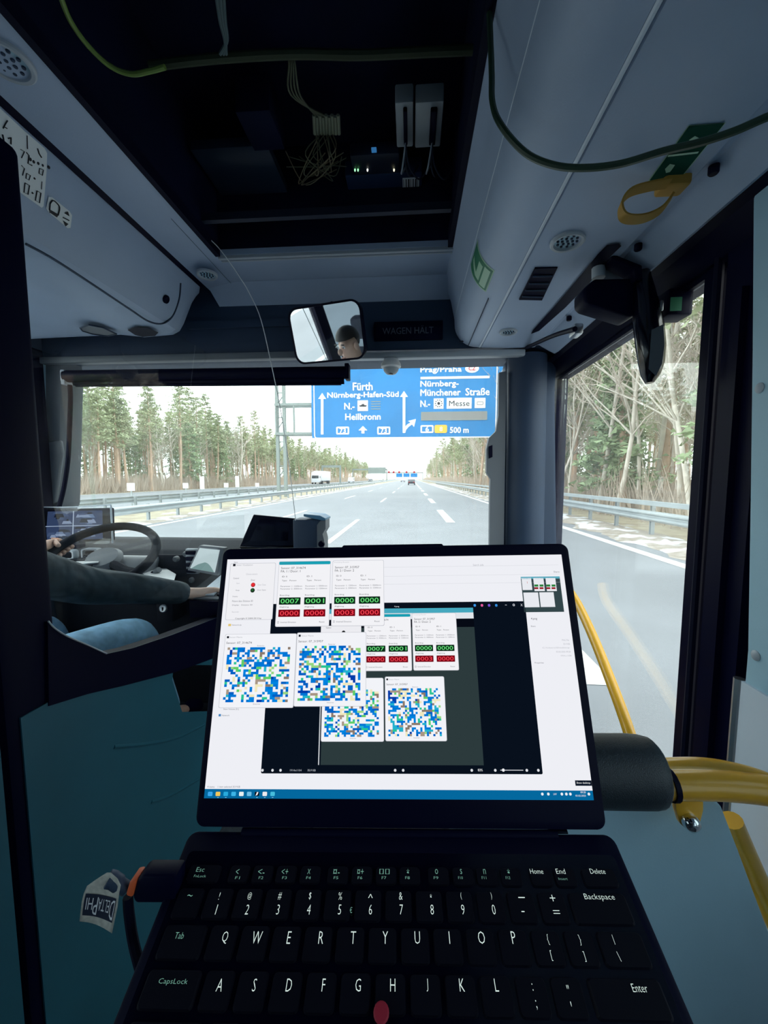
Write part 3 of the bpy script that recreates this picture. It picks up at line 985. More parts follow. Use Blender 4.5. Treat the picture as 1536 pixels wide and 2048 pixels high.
# grille and round spot lamps under the duct
g0 = [onZ(px, py, zb_ - .003) for px, py in ((1038, 600), (1070, 538), (1115, 536), (1084, 601))]
gr = prism('grille', g0, (0, 0, .012), M['black'], du)
for k in range(4):
    a = g0[0].lerp(g0[1], .15 + .22 * k); b = g0[3].lerp(g0[2], .15 + .22 * k)
    tube('grille_bar', [a + Vector((.004, 0, -.002)), b + Vector((-.004, 0, -.002))], .003, M['header'], gr, 5, sm=False)
def spot(px, py, Z, r, label, grp, nrm=None):
    p = onZ(px, py, Z)
    e = empty('ceiling_spotlight', p, label, 'lamp', grp)
    R = Matrix.Translation(p)
    if nrm is not None:
        R = R @ Vector((0, 0, -1)).rotation_difference(nrm).to_matrix().to_4x4()
    lathe('bezel', [(r, .004), (r, -.004), (r * .93, -.007), (r * .80, -.006), (r * .74, .002)], M['alu'], e, R, 28)
    lathe('lens', [(0, .0), (r * .76, .0), (r * .76, .004), (0, .004)], M['panel2'], e, R, 24)
    for i, (n, q) in enumerate(((1, 0), (6, .30), (10, .56))):
        for k in range(n):
            a = 2 * math.pi * k / n
            lathe('led', [(0, -.004), (r * .075, -.003), (r * .09, .001)], M['header'], e, R @ Matrix.Translation((q * r * math.cos(a), q * r * math.sin(a), 0)), 8)
    return e
spot(1135, 482, zb_, .040, 'round ceiling spotlight under the duct near the yellow hand strap', None)
spot(1017, 663, zb_, .034, 'small round ceiling spotlight at the front end of the duct', None)
spot(414, 549, HZ - .03, .040, 'round spotlight in the ceiling strip beside the hatch front corner', None)
spot(12, 120, HZ - .004, .048, 'round spotlight in the ceiling strip above the white sticker', None)

# ---- driver overhead locker
lk = [(-.925, .842), (-.93, .82), (-.9590, .76), (-1.0, .672), (-1.02, .642), (-1.05, .628), (-1.19, .620), (-1.215, .624), (-1.30, .634), (-1.55, .630), (XL, .625)]
lo = sweepY('overhead_locker', [(x, z(r)) for x, r in lk], [YB, .4, 1.0, 1.68], M['panel'], sharp=26)
tag(lo, 'grey moulded locker above the driver with a rounded front edge', 'locker', kind='structure')
bm = bmesh.new()
rows = []
for t in [math.radians(15 * k) for k in range(7)]:
    s, c = math.sin(t), math.cos(t)
    rows.append([bm.verts.new((x - (.05 if x > -1.1 else 0) * (1 - c) * (1 if r < .8 else .6), 1.68 + .075 * s, z(r + (.045 * (1 - c) if r < .8 else 0)))) for x, r in lk])
for a, b in zip(rows, rows[1:]):
    for k in range(len(a) - 1):
        bm.faces.new((a[k], a[k + 1], b[k + 1], b[k]))
tp = [bm.verts.new((XL, 1.755, z(.9))), bm.verts.new((-.95, 1.755, z(.9)))]
bm.faces.new(rows[-1] + tp)
from_bm('front_cap', bm, M['panel'], lo, True)
def lkpt(px, py):
    """point on the sloping locker face"""
    a = Vector((-.93, 0, z(.82))); b = Vector((-1.0, 0, z(.672)))
    n = (b - a).cross(Vector((0, 1, 0))).normalized()
    d = ray(px, py)
    t = (a - CAM).dot(n) / d.dot(n)
    if n.dot(CAM - a) < 0: n = -n
    return CAM + d * t, n
def face_poly(name, pxs, m, lift, par):
    P = []
    for q in pxs:
        p, n = lkpt(*q); P.append(p + n * lift)
    return mesh(name, P, [tuple(range(len(P)))], m, par)
def lk_tube(name, pxs, r, m, par, lift=.002):
    P = []
    for q in pxs:
        p, n = lkpt(*q); P.append(p + n * lift)
    return tube(name, P, r, m, par, 6)
# lid groove and key lock
lk_tube('lid_groove', [(52, 488), (110, 520), (190, 572), (262, 620), (298, 643), (325, 647), (345, 632), (358, 598), (361, 566)], .0035, M['header'], lo, .0)
p, n = lkpt(331, 598)
R = Matrix.Translation(p) @ Vector((0, 0, 1)).rotation_difference(n).to_matrix().to_4x4()
lathe('lock', [(.016, -.002), (.016, .006), (.012, .009), (.006, .006), (0, .006)], M['black'], lo, R, 16)
# underside lamp recess and vent
zu = z(.6195)
def under_poly(name, pts, m, dz=-.003):
    return mesh(name, [onZ(x_, y_, zu + dz) for x_, y_ in pts], [tuple(range(len(pts)))], m, lo)
under_poly('lamp_recess', [(255, 660), (270, 654), (300, 657), (317, 665), (310, 672), (285, 674), (270, 670)], M['black'])
under_poly('reading_lamp', [(160, 656), (178, 650), (205, 655), (233, 668), (215, 672), (185, 668), (165, 662)], M['dashgrey'])
tube('lamp_rim', [onZ(x_, y_, zu - .004) for x_, y_ in ((160, 656), (178, 650), (205, 655), (233, 668), (215, 672), (185, 668), (165, 662))], .003, M['header'], lo, 6, closed=True)
# stickers on the locker
s1 = empty('seating_plan_sticker', lkpt(50, 300)[0], 'large white sticker with a hand-marked diagram on the driver locker', 'sticker')
face_poly('sheet', [(-60, 165), (0, 217), (48, 262), (88, 296), (93, 306), (92, 340), (86, 412), (82, 415), (44, 388), (-60, 310)], M['sticker'], .002, s1)
def ring(pts): return pts + [pts[0]]
for q, r_ in (([(52, 270), (53, 297)], .0010), ([(73, 296), (76, 306), (81, 314)], .0016), (ring([(48, 365), (57, 370), (54, 388), (46, 384)]), .0012), (ring([(72, 381), (80, 385), (77, 405), (69, 400)]), .0012),
             (ring([(51, 346), (59, 350), (56, 359), (50, 356)]), .0010), (ring([(77, 336), (85, 339), (83, 350), (76, 346)]), .0010), ([(66, 355), (68, 357)], .0022), ([(62, 384), (64, 386)], .0022),
             ([(4, 256), (9, 246), (13, 240)], .0012), ([(5, 252), (12, 256)], .0012), ([(3, 268), (6, 284)], .0016), ([(14, 276), (20, 274), (20, 288)], .0014), ([(39, 298), (47, 302), (41, 315)], .0010),
             ([(51, 304), (56, 310), (54, 326), (62, 330)], .0014), ([(82, 362), (81, 378)], .0008), ([(41, 330), (47, 336), (43, 350)], .0010)):
    P = [lkpt(*c_)[0] + lkpt(*c_)[1] * .003 for c_ in q]
    tube('pen_mark', P, r_, M['ink'], s1, 5, sm=False)
for x_, y_, r_ in ((59, 318, .0040), (66, 323, .0036), (75, 326, .0034), (84, 330, .0030), (96, 334, .0040)):
    p, n = lkpt(x_, y_)
    lathe('ink_blot', [(r_, 0), (r_ * .8, .0008), (0, .001)], M['ink'], s1, Matrix.Translation(p + n * .0022) @ Vector((0, 0, 1)).rotation_difference(n).to_matrix().to_4x4(), 10)
s2 = empty('bus_height_sticker', lkpt(117, 424)[0], 'small white sticker with a bus outline and height arrows on the locker', 'sticker')
face_poly('sheet', [(96, 393), (103, 394), (138, 422), (143, 430), (140, 455), (134, 456), (96, 424), (91, 416)], M['sticker'], .002, s2)
lk_tube('bus_outline', [(98, 406), (103, 400), (110, 404), (117, 414), (114, 430)], .0016, M['ink'], s2, .0035)
lk_tube('bus_outline', [(97, 420), (98, 406)], .0016, M['ink'], s2, .0035)
face_poly('bus_bumper', [(98, 418), (115, 428), (112, 434), (97, 424)], M['ink'], .0035, s2)
face_poly('arrow', [(126, 425), (134, 422), (137, 432)], M['ink'], .0035, s2)
face_poly('arrow', [(124, 440), (135, 447), (129, 452)], M['ink'], .0035, s2)
lk_tube('height_line', [(124, 434), (136, 440)], .0015, M['ink'], s2, .0035)

# ---- front header above the windscreen
YH = 1.84
wf = struct(span('wall_front', (XL, YH, z(.585)), (XR, YH + .3, ROOFZ), M['header']), 'dark blue header panel above the windscreen', 'wall')
span('header_rib', (XL + .75, YH - .012, z(.70)), (-.42, YH, z(.735)), M['header'], wf)
a = onY(130, 741, YH - .02); b = onY(692, 716, YH - .02)
span('header_trim', (XL, YH - .02, z(.555)), (-.29, YH + .02, z(.585)), M['dashgrey'], wf, .004)
span('header_trim', (-.29, YH - .02, z(.545)), (.50, YH + .02, z(.572)), M['alu'], wf, .004)
# stop-request display
e = empty('stop_display', onY(817, 660, YH), 'dark stop-request display reading WAGEN HÄLT on the header', 'display')
a = onY(748, 682, YH - .012); b = onY(886, 640, YH - .012)
span('housing', (a.x, YH - .014, a.z), (b.x, YH, b.z), M['black'], e, .004)
ta = onY(765, 669, YH - .015); tb = onY(867, 653, YH - .015)
M['dimtext'] = mat('unlit_display_text', (0.10, 0.12, 0.15), 0.6)
text3('lettering', 'WAGEN HÄLT', Vector((0, YH - .0145, 0)), Vector((1, 0, 0)), Vector((0, 0, 1)), ta.x, ta.z, tb.x - ta.x, tb.z - ta.z + .006, M['dimtext'], e, .001)
# sun blind
e = empty('sun_blind', onY(400, 752, 1.80), 'black roller sun blind across the top of the windscreen', 'sun blind')
a = onY(128, 757, 1.80); b = onY(694, 745, 1.80)
tube('roller', [(a.x, 1.81, a.z + .012), (b.x, 1.81, b.z + .002)], .028, M['black'], e, 14, sm=False)
mesh('fabric', [(a.x + .03, 1.80, a.z + .02), (b.x - .015, 1.80, b.z + .01), (b.x - .015, 1.815, b.z - .048), (a.x + .03, 1.815, a.z - .030)], [(0, 1, 2, 3)], M['black'], e)
tube('bottom_bar', [(a.x + .045, 1.815, a.z - .030), (b.x - .03, 1.815, b.z - .046)], .007, M['black'], e, 8, sm=False)
for p in (a, b):
    box('end_bracket', (p.x, 1.815, p.z + .005), (.02, .05, .07), M['alu'] if p is a else M['black'], e, None, .004)
# windscreen with frame
yw0, yw1 = 2.14, 1.98
ws = mesh('window_1', [(XL, yw0, z(-.55)), (XR, yw0, z(-.55)), (XR, yw1, z(.60)), (XL, yw1, z(.60)), (XL, yw0 + .008, z(-.55)), (XR, yw0 + .008, z(-.55)), (XR, yw1 + .008, z(.60)), (XL, yw1 + .008, z(.60))],
          [(3, 2, 1, 0), (4, 5, 6, 7), (0, 1, 5, 4), (2, 3, 7, 6), (1, 2, 6, 5), (3, 0, 4, 7)], M['glass'])
struct(ws, 'wide bus windscreen', 'window')
wlow = struct(span('trim_2', (XL, 2.1, FLOOR - .3), (XR, 2.2, z(-.50)), M['black']), 'black bulkhead under the windscreen', 'trim')
# windscreen pillars
pr = struct(prism('pillar_right', [onY(px, py, 1.95) for px, py in ((1016, 716), (1060, 690), (1118, 700), (1112, 780), (1122, 1700), (975, 1700), (1000, 900))], (0, .12, 0), M['header'], None, .02), 'dark blue windscreen pillar beside the front door', 'pillar')
def col_pts(px0, px1, py0, py1, Y):
    return onY(px0, py0, Y), onY(px1, py1, Y)
bm = bmesh.new()
a = onY(1054, 715, 1.92); b = onY(1040, 1650, 1.92)
add_tube(bm, [a, b], .088, 20)
from_bm('pillar_cover', bm, M['header'], pr, True)
br = prism('pillar_bracket', [onY(px, py, 1.90) for px, py in ((998, 745), (1014, 742), (1012, 800), (998, 1700), (974, 1700), (980, 985), (981, 958), (973, 945), (973, 898), (978, 876), (992, 862), (997, 830))], (0, .03, 0), M['dashgrey'], pr)
o = prism('bracket_slot', [onY(px, py, 1.895) for px, py in ((978, 893), (985, 890), (985, 914), (978, 917))], (0, .004, 0), M['black'], br)
pl = struct(prism('pillar_left', [onY(px, py, 1.86) for px, py in ((-120, 690), (112, 690), (122, 735), (116, 1010), (90, 1060), (-120, 1700))], (0, .14, 0), M['dashgrey'], None, .012), 'grey windscreen pillar on the driver side', 'pillar')
o = prism('pillar_fold', [onY(px, py, 1.84) for px, py in ((62, 690), (84, 690), (84, 860), (74, 905), (80, 1020), (60, 1020))], (0, .03, 0), M['panel2'], pl, .006)
prism('pillar_fold', [onY(px, py, 1.84) for px, py in ((92, 885), (118, 880), (122, 905), (108, 1005), (90, 1015), (84, 930))], (0, .025, 0), M['dashgrey'], pl, .008)
box('daylight_spot', onY(127, 752, 1.82), (.02, .02, .05), M['white'], pl, None, .004)  # white block standing in for a bright spot of daylight
ca = tube('blind_cable', [onY(px, py, 1.79) for px, py in ((140, 770), (141, 800), (139, 860), (136, 920), (128, 975), (118, 1015))], .010, M['rubber'])
tag(ca, 'black cable hanging beside the driver side windscreen pillar', 'cable')
# dome camera at the top of the windscreen
pc = onY(782, 728, 1.84)
e = empty('dome_camera', pc, 'small white dome camera under the windscreen header', 'camera')
lathe('housing', [(.032, .02), (.045, .0), (.046, -.014), (.036, -.02)], M['white'], e, Matrix.Translation(pc), 22)
lathe('dome', [(.036, -.018), (.033, -.032), (.022, -.044), (.0, -.050)], M['alu'], e, Matrix.Translation(pc), 22)
lathe('lens', [(.011, -.046), (.010, -.052), (0, -.053)], M['black_gloss'], e, Matrix.Translation(pc + Vector((0, -.008, .003))), 14)

# ---- front door (hinged leaf with tall pane) and its surround
XD = .72
d1 = empty('door_1', (XD, 1.5, FLOOR), 'black framed glazed front door of the bus', 'door', kind='structure')
yd0, yd1 = 1.045, 2.01
zt, zbm = z(.482), z(-1.18)
pane = mesh('pane', [(XD, yd0, zbm), (XD, yd1, zbm), (XD, yd1, zt), (XD, yd0, zt), (XD + .006, yd0, zbm), (XD + .006, yd1, zbm), (XD + .006, yd1, zt), (XD + .006, yd0, zt)],
            [(0, 1, 2, 3), (7, 6, 5, 4), (0, 4, 5, 1), (1, 5, 6, 2), (2, 6, 7, 3), (3, 7, 4, 0)], M['glass'], d1)
span('frame_rail', (XD - .012, yd0 - .05, zt), (XD + .04, yd1 + .05, zt + .16), M['black'], d1)
span('frame_rail', (XD - .012, yd0 - .05, zbm - .25), (XD + .04, yd1 + .05, zbm), M['black'], d1)
span('frame_stile', (XD - .012, yd1, zbm), (XD + .04, yd1 + .05, zt), M['black'], d1)
span('frame_stile', (XD - .012, yd0 - .045, zbm), (XD + .04, yd0, zt), M['black'], d1)
tube('door_seal', [(XD - .016, yd0 - .05, zbm), (XD - .016, yd0 - .05, zt + .1)], .010, M['rubber'], d1, 8, sm=False)
# slim inner grab bar of the door
hb = tube('grab_bar', [(.645, 1.66, z(-.445)), (.662, 1.58, z(-.49)), (.655, 1.42, z(-.56)), (.645, 1.27, z(-.64)), (.635, 1.12, z(-.735)), (.632, 1.04, z(-.83)), (.635, 1.01, z(-.95))], .0165, M['yellow'], d1, 12)
dh = struct(sweepY('trim_3', [(.636, z(.552)), (.66, z(.545)), (.70, z(.50)), (XD + .02, z(.49)), (XD + .05, z(.62))], [.60, 2.1], M['black'], sharp=25), 'black door header under the ceiling duct', 'trim')
tube('door_rod', [onX(px, py, .50) for px, py in ((1012, 706), (1050, 696), (1105, 672), (1150, 658))], .008, M['black'], dh, 8)
p = onX(1152, 662, .52)
box('rod_joint', p, (.03, .05, .035), M['metal'], dh, None, .008)
# pillar and cover panel behind the door
bp = struct(span('pillar_rear', (XD - .02, .86, FLOOR), (XR + .05, .965, ROOFZ), M['black']), 'dark door pillar beside the grey cover panel', 'pillar')
span('pillar_ridge', (XD - .035, .90, FLOOR), (XD - .02, .925, z(.40)), M['black'], bp)
cp_x = .66
cp = prism('cover_panel', [(cp_x, .35, z(.60)), (cp_x, .35, z(-.60)), (cp_x, .60, z(-.52))] + [onX(px, py, cp_x) for px, py in ((1500, 1452), (1484, 1440), (1480, 1425), (1486, 1385), (1493, 1300), (1498, 1000), (1502, 700), (1504, 420), (1507, 285))], (.06, 0, 0), M['panel2'], None, .006)
struct(cp, 'blue-grey cover panel behind the front door with bolts', 'panel')
for px, py in ((1520, 776), (1512, 1311)):
    p = onX(px, py, cp_x)
    bm = bmesh.new()
    add_lathe(bm, [(0, .005), (.006, .0045), (.010, .0015), (.010, 0)], Matrix.Translation(p) @ Matrix.Rotation(-math.pi / 2, 4, 'Y'), 16)
    from_bm('bolt_head', bm, M['alu'], cp, True)
struct(span('trim_4', (.655, .20, FLOOR), (.69, .79, z(-.40)), M['pale']), 'pale blue lower wall panel beside the seats', 'trim')
tb_ = struct(tube('trim_5', [(.66, .80, FLOOR), (.66, .80, z(-.40))], .010, M['metal'], None, 8, sm=False), 'thin metal edge strip of the pale lower panel', 'trim')
# ================================================================ DRIVER'S CAB
# ---- cab partition door: post, lower board, glass
XP = -.72
cabd = empty('cab_door', (XP, 1.1, FLOOR), 'driver cab door with a dark post, glass pane and teal lower board', 'door')
# dark post
span('post', (XP - .05, .612, FLOOR), (XP, .722, z(.60)), M['black'], cabd, .012)
def xp(px, py): 
    p_ = onX(px, py, XP); return (p_.y, p_.z - CAMZ)
edge = [xp(px, py) for px, py in ((78, 1215), (90, 1243), (104, 1258), (130, 1274), (170, 1291), (208, 1308), (262, 1296), (340, 1270), (430, 1236), (500, 1208))]
def cabpoly(name, pts, x, th, m, bev=0.0):
    return prism(name, [(x, y_, z(r)) for y_, r in pts], (-th, 0, 0), m, cabd, bev)
yr = edge[-1][0]
cabpoly('lower_board', edge[1:] + [xp(480, 1330), xp(345, 1330), xp(342, 1360), xp(362, 1424), xp(480, 1420), (yr, FLOOR - CAMZ), (xp(64, 1750)[0], FLOOR - CAMZ), (xp(64, 1750)[0], xp(64, 1420)[1]), xp(92, 1405)], XP + .004, .003, M['teal'])
band = edge[1:] + [xp(500, 1270), xp(420, 1318), xp(345, 1345), xp(240, 1372), xp(170, 1388), xp(92, 1412)]
cabpoly('black_band', band, XP + .006, .042, M['black'])
tube('edge_highlight', [(XP + .007, y_, z(r + .001)) for y_, r in edge[1:6]], .0016, M['alu'], cabd, 6)
pp_ = [(.725, .45)] + [(y_, r - .005) for y_, r in edge[1:]] + [(yr, .45)]
mesh('pane', [(XP - .014, y_, z(r)) for y_, r in pp_], [tuple(range(len(pp_)))], M['glass_cab'], cabd)
# raised teal streaks shaped after soft reflections in the board
for q in ([(225, 1494), (290, 1488), (350, 1476), (400, 1452), (440, 1430)], [(300, 1604), (340, 1590), (400, 1555), (440, 1530)]):
    tube('reflection_streak', [Vector((XP + .001, xp(*c_)[0], z(xp(*c_)[1]))) for c_ in q], .006, M['teal'], cabd, 8)
# teal strip on this side of the post
o = span('partition_board', (XP - .03, .20, FLOOR), (XP + .0, .60, z(-.32)), M['teal'])
tag(o, 'dark teal partition board behind the cab door post', 'partition')
# bin and floor box between cab door and dashboard
e = empty('waste_bin', (-.66, 1.62, FLOOR), 'round black bin standing behind the cab door', 'bin')
lathe('bin_body', [(0, 0), (.075, 0), (.09, .38), (.098, .385), (.098, .40), (.085, .40), (.075, .02), (0, .02)], M['black_gloss'], e, Matrix.Translation((-.66, 1.62, FLOOR)), 24)
o = span('floor_box', (-.70, 1.78, FLOOR), (-.42, 2.05, FLOOR + .42), M['dashgrey'], None, .01)
tag(o, 'grey box standing on the floor below the dashboard', 'box')

# ---- driver seat
ds = empty('driver_seat', (-1.25, .75, FLOOR), 'dark fabric driver seat on a pedestal', 'seat')
box('cushion', (-1.29, .82, .99), (.50, .50, .12), M['fabric'], ds, None, .04)
box('backrest', (-1.29, .56, 1.36), (.48, .12, .72), M['fabric'], ds, Matrix.Rotation(math.radians(-8), 3, 'X'), .04)
box('headrest', (-1.29, .50, 1.84), (.28, .10, .18), M['fabric'], ds, None, .04)
box('pedestal', (-1.29, .80, (FLOOR + .93) / 2), (.40, .42, .93 - FLOOR), M['dash'], ds, None, .02)

# ---- dashboard
db = empty('dashboard', (-1.2, 1.9, FLOOR), 'charcoal driver dashboard with vents, switches and instrument hood', 'dashboard')
hood = [(1.66, -.46), (1.70, -.385), (1.80, -.345), (1.98, -.325), (2.10, -.33), (2.12, -.40), (2.12, -1.2), (1.85, -1.2), (1.80, -.62)]
prism('cowl', [(XL, y_, z(r)) for y_, r in hood], (.99, 0, 0), M['dash'], db, .012)
prism('side_console', [(-.75, y_, z(r)) for y_, r in ((1.62, -.52), (1.86, -.43), (2.10, -.42), (2.12, -1.2), (1.80, -1.2), (1.72, -.66))], (.42, 0, 0), M['dash'], db, .012)
prism('console_top', [(-.75, y_, z(r)) for y_, r in ((1.64, -.515), (1.86, -.425), (1.86, -.415), (1.635, -.505))], (.30, 0, 0), M['dashgrey'], db, .004)
YD = 1.685
def dpt(px, py, Y=YD): return onY(px, py, Y)
# instrument hood face, air vents
def vent(x0, y0, x1, y1, Y, slats=4):
    a = dpt(x0, y1, Y); b = dpt(x1, y0, Y)
    c = (a + b) / 2; wd = b.x - a.x; ht = b.z - a.z
    v_ = empty('air_vent', c); v_.parent = db; v_.location = c - db.location
    bm = bmesh.new()
    o_ = rrect(wd, ht, .012, 3); i_ = rrect(wd - .014, ht - .014, .008, 3); n_ = len(o_)
    va = [bm.verts.new((c.x + p[0], Y - .012, c.z + p[1])) for p in o_]; vb = [bm.verts.new((c.x + p[0], Y - .012, c.z + p[1])) for p in i_]
    vc = [bm.verts.new((c.x + p[0], Y + .02, c.z + p[1])) for p in o_]
    for k in range(n_):
        k2 = (k + 1) % n_
        bm.faces.new((va[k], va[k2], vb[k2], vb[k])); bm.faces.new((va[k], vc[k], vc[k2], va[k2]))
    from_bm('vent_frame', bm, M['alu'], v_)
    box('vent_recess', (c.x, Y + .012, c.z), (wd - .012, .012, ht - .012), M['black'], v_)
    for k in range(slats):
        box('slat', (c.x, Y, a.z + ht * (k + 1) / (slats + 1)), (wd - .016, .012, .003), M['dash'], v_)
bm = bmesh.new()
add_box(bm, (0, 0, 0), (.70, .02, .10), None, .008)
o = from_bm('instrument_face', bm, M['dash'], db, True); o.location = Vector((-1.36, 1.70, z(-.40))) - db.location
o.rotation_euler = (math.radians(-20), 0, 0)
vent(167, 1097, 198, 1119, 1.665)
vent(118, 1100, 150, 1118, 1.665, 5)
for px, py in ((208, 1105), (352, 1118), (376, 1110), (372, 1108), (384, 1160)):
    p = dpt(px, py, 1.665)
    bm = bmesh.new(); add_lathe(bm, [(0, -.012), (.010, -.011), (.013, -.004), (.013, .01)], Matrix.Translation(p) @ Matrix.Rotation(-math.pi / 2, 4, 'X'), 14)
    from_bm('knob', bm, M['dashgrey'], db, True)
# tall switch bank
a = dpt(372, 1148, 1.64); b = dpt(394, 1098, 1.64)
sb = box('switch_bank', (a + b) / 2 + Vector((0, .01, 0)), (b.x - a.x, .02, b.z - a.z), M['alu'], db, None, .005)
for k in range(4):
    box('switch', (a + b) / 2 + Vector((0, -.004, (b.z - a.z) * (.36 - .24 * k))), (b.x - a.x - .012, .012, .018), M['black'], sb, None, .003)
# ignition lock
p = dpt(327, 1217, 1.60)
R = Matrix.Translation(p) @ Matrix.Rotation(math.radians(78), 4, 'X')
ig = lathe('ignition_lock', [(.016, -.01), (.018, .004), (.014, .007), (.0, .006)], M['metal'], db, R, 18)
box('key_slot', p + Vector((0, -.008, .0)), (.003, .004, .016), M['black'], ig)
box('lock_support', p + Vector((.0, .06, -.02)), (.08, .11, .09), M['dash'], db, None, .01)
# cash tray with pale rows, lower dash shelf edge
tr = prism('cash_tray', [(-.83, y_, z(r)) for y_, r in ((1.40, -.455), (1.66, -.415), (1.66, -.44), (1.41, -.485))], (.36, 0, 0), M['dashgrey'], db, .004)
for k, c in enumerate((M['pale'], M['black'], M['pale'])):
    x0 = -.82 + .075 * k
    prism('tray_section', [(x0, 1.42, z(-.450)), (x0, 1.62, z(-.419)), (x0, 1.62, z(-.414)), (x0, 1.42, z(-.445))], (.062, 0, 0), c, tr)
span('shelf_front', (-.84, 1.39, z(-.53)), (-.47, 1.41, z(-.462)), M['black'], db, .004)
# papers on the dash
for nm, pts, zz, lab in (('paper_sheet', ((268, 1135), (318, 1130), (352, 1150), (348, 1162), (300, 1160)), -.415, 'white paper sheets lying behind the steering wheel'),
                         ('name_plate', ((122, 1124), (192, 1116), (204, 1119), (196, 1126), (150, 1131)), -.35, 'pale printed strip on the steering column cover')):
    P = [onZ(x_, y_, z(zz)) for x_, y_ in pts]
    o = prism(nm, P, (0, 0, .004), M['white'])
    tag(o, lab, 'paper')

# ---- steering wheel
WC = onY(203, 1112, 1.55); WRAD = .208
nrm = Vector((.10, -.50, .86)).normalized()
RW = Vector((0, 0, 1)).rotation_difference(nrm).to_matrix().to_4x4()
MW = Matrix.Translation(WC) @ RW
sw = empty('steering_wheel', WC, 'large black bus steering wheel in front of the driver', 'steering wheel')
tube('rim', [MW @ Vector((WRAD * math.cos(2 * math.pi * k / 40), WRAD * math.sin(2 * math.pi * k / 40), 0)) for k in range(40)], .0185, M['dash'], sw, 12, closed=True)
lathe('hub', [(.0, .0), (.06, -.004), (.075, -.02), (.07, -.05), (.045, -.07), (.045, -.20), (0, -.20)], M['dashgrey'], sw, MW, 24)
for a in (200, 340, 270):
    aa = math.radians(a)
    tube('spoke', [MW @ Vector((.05 * math.cos(aa), .05 * math.sin(aa), -.025)), MW @ Vector((.13 * math.cos(aa), .13 * math.sin(aa), -.022)), MW @ Vector((WRAD * math.cos(aa), WRAD * math.sin(aa), 0))], [.022] * 6 + [.019] * 6 + [.012], M['dash'], sw, 8)
o = prism('column_cover', [(-1.40, y_, z(r)) for y_, r in ((1.50, -.40), (1.62, -.345), (1.74, -.36), (1.74, -.56), (1.56, -.52))], (.24, 0, 0), M['dashgrey'], None, .02)
tag(o, 'grey steering column cover below the wheel', 'column cover')
e = empty('indicator_stalk', onY(318, 1140, 1.60), 'black indicator stalk with a grey tip beside the steering column', 'lever')
tube('lever', [onY(285, 1158, 1.63), onY(300, 1150, 1.62), onY(312, 1143, 1.60)], .010, M['black'], e, 10)
tube('tip', [onY(311, 1144, 1.602), onY(318, 1139, 1.595)], .0125, M['dashgrey'], e, 10, sm=False)

# ---- camera monitor wrapped in clear film
mo = empty('camera_monitor', onY(160, 1085, 1.78), 'camera monitor showing four pictures, wrapped in clear film', 'monitor')
qa = [onY(px, py, 1.80) for px, py in ((88, 1086), (222, 1082), (220, 1016), (94, 1019))]
ux = (qa[1] - qa[0]).normalized(); 
prism('housing', [p for p in qa], (0, .03, 0), M['black'], mo, .006)
def mq(u, v, lift):
    """bilinear point on the monitor front"""
    p = qa[0].lerp(qa[1], u).lerp(qa[3].lerp(qa[2], u), v)
    return p - Vector((0, lift, 0))
scr = mesh('screen', [mq(u, v, .008) for u, v in ((.04, .08), (.90, .08), (.90, .94), (.04, .94))], [(0, 1, 2, 3)], emis(lin(58, 74, 110), .8), mo)
rnd = random.Random(3)
for (u0, v0, u1, v1) in ((.06, .52, .45, .92), (.48, .52, .88, .92), (.06, .10, .45, .48), (.48, .10, .88, .48)):
    for k in range(10):
        w_, h_ = rnd.uniform(.05, .2) , rnd.uniform(.04, .12)
        uu = rnd.uniform(u0, max(u0, u1 - w_)); vv = rnd.uniform(v0, v1 - h_)
        c = rnd.choice(((30, 40, 62), (110, 130, 165), (150, 165, 195), (75, 92, 128), (20, 26, 44)))
        mesh('picture_patch', [mq(u, v, .009 + .0003 * k) for u, v in ((uu, vv), (uu + w_, vv), (uu + w_ * .8, vv + h_), (uu + .02, vv + h_))], [(0, 1, 2, 3)], emis(lin(*c), .8), scr)
for u0, v0, u1, v1 in ((.04, .49, .90, .51), (.455, .08, .47, .94)):
    mesh('grid_line', [mq(u, v, .013) for u, v in ((u0, v0), (u1, v0), (u1, v1), (u0, v1))], [(0, 1, 2, 3)], emis(lin(190, 205, 230), .8), scr)
fm = []
for j in range(5):
    for i in range(9):
        fm.append(mq(-.05 + 1.12 * i / 8, -.06 + 1.14 * j / 4, .018 + .007 * math.sin(i * 2.1 + j) + .004 * math.cos(j * 3 + i)))
mesh('film', fm, [(j * 9 + i, j * 9 + i + 1, j * 9 + i + 10, j * 9 + i + 9) for j in range(4) for i in range(8)], M['plastic_film'], mo, True)
for u in (-.045, 1.06):
    tube('film_edge', [mq(u, -.05, .016), mq(u + .01, .4, .02), mq(u - .005, 1.08, .016)], .004, M['pale'], mo, 6)
tube('film_edge', [mq(-.04, 1.08, .016), mq(.5, 1.06, .02), mq(1.06, 1.10, .016)], .003, M['pale'], mo, 6)
box('stand', onY(155, 1092, 1.82), (.06, .04, .09), M['black'], mo, None, .008)

# ---- ticket display, black terminal, small dash display
td = empty('ticket_display', onY(540, 1090, 1.72), 'dark tilted tablet display with glossy screen on the dashboard', 'display')
qa2 = [onY(478, 1094, 1.62), onY(592, 1094, 1.62), onY(592, 1036, 1.74), onY(507, 1028, 1.74)]
prism('housing', qa2, (0, .016, -.012), M['black_gloss'], td, .004)
n2 = (qa2[1] - qa2[0]).cross(qa2[3] - qa2[0]).normalized()
if n2.y > 0: n2 = -n2
cc = sum(qa2, Vector()) / 4
mesh('screen', [cc + (q - cc) * .93 + n2 * .002 for q in qa2], [(0, 1, 2, 3)], M['black_gloss'], td)
box('foot', (-.62, 1.76, z(-.36)), (.10, .06, .16), M['black'], td, None, .008)
tm = empty('ticket_terminal', onY(620, 1090, 1.62), 'black ticket terminal box with a blue top edge beside the tablet', 'terminal')
a = onY(590, 1140, 1.62); b = onY(645, 1036, 1.62)
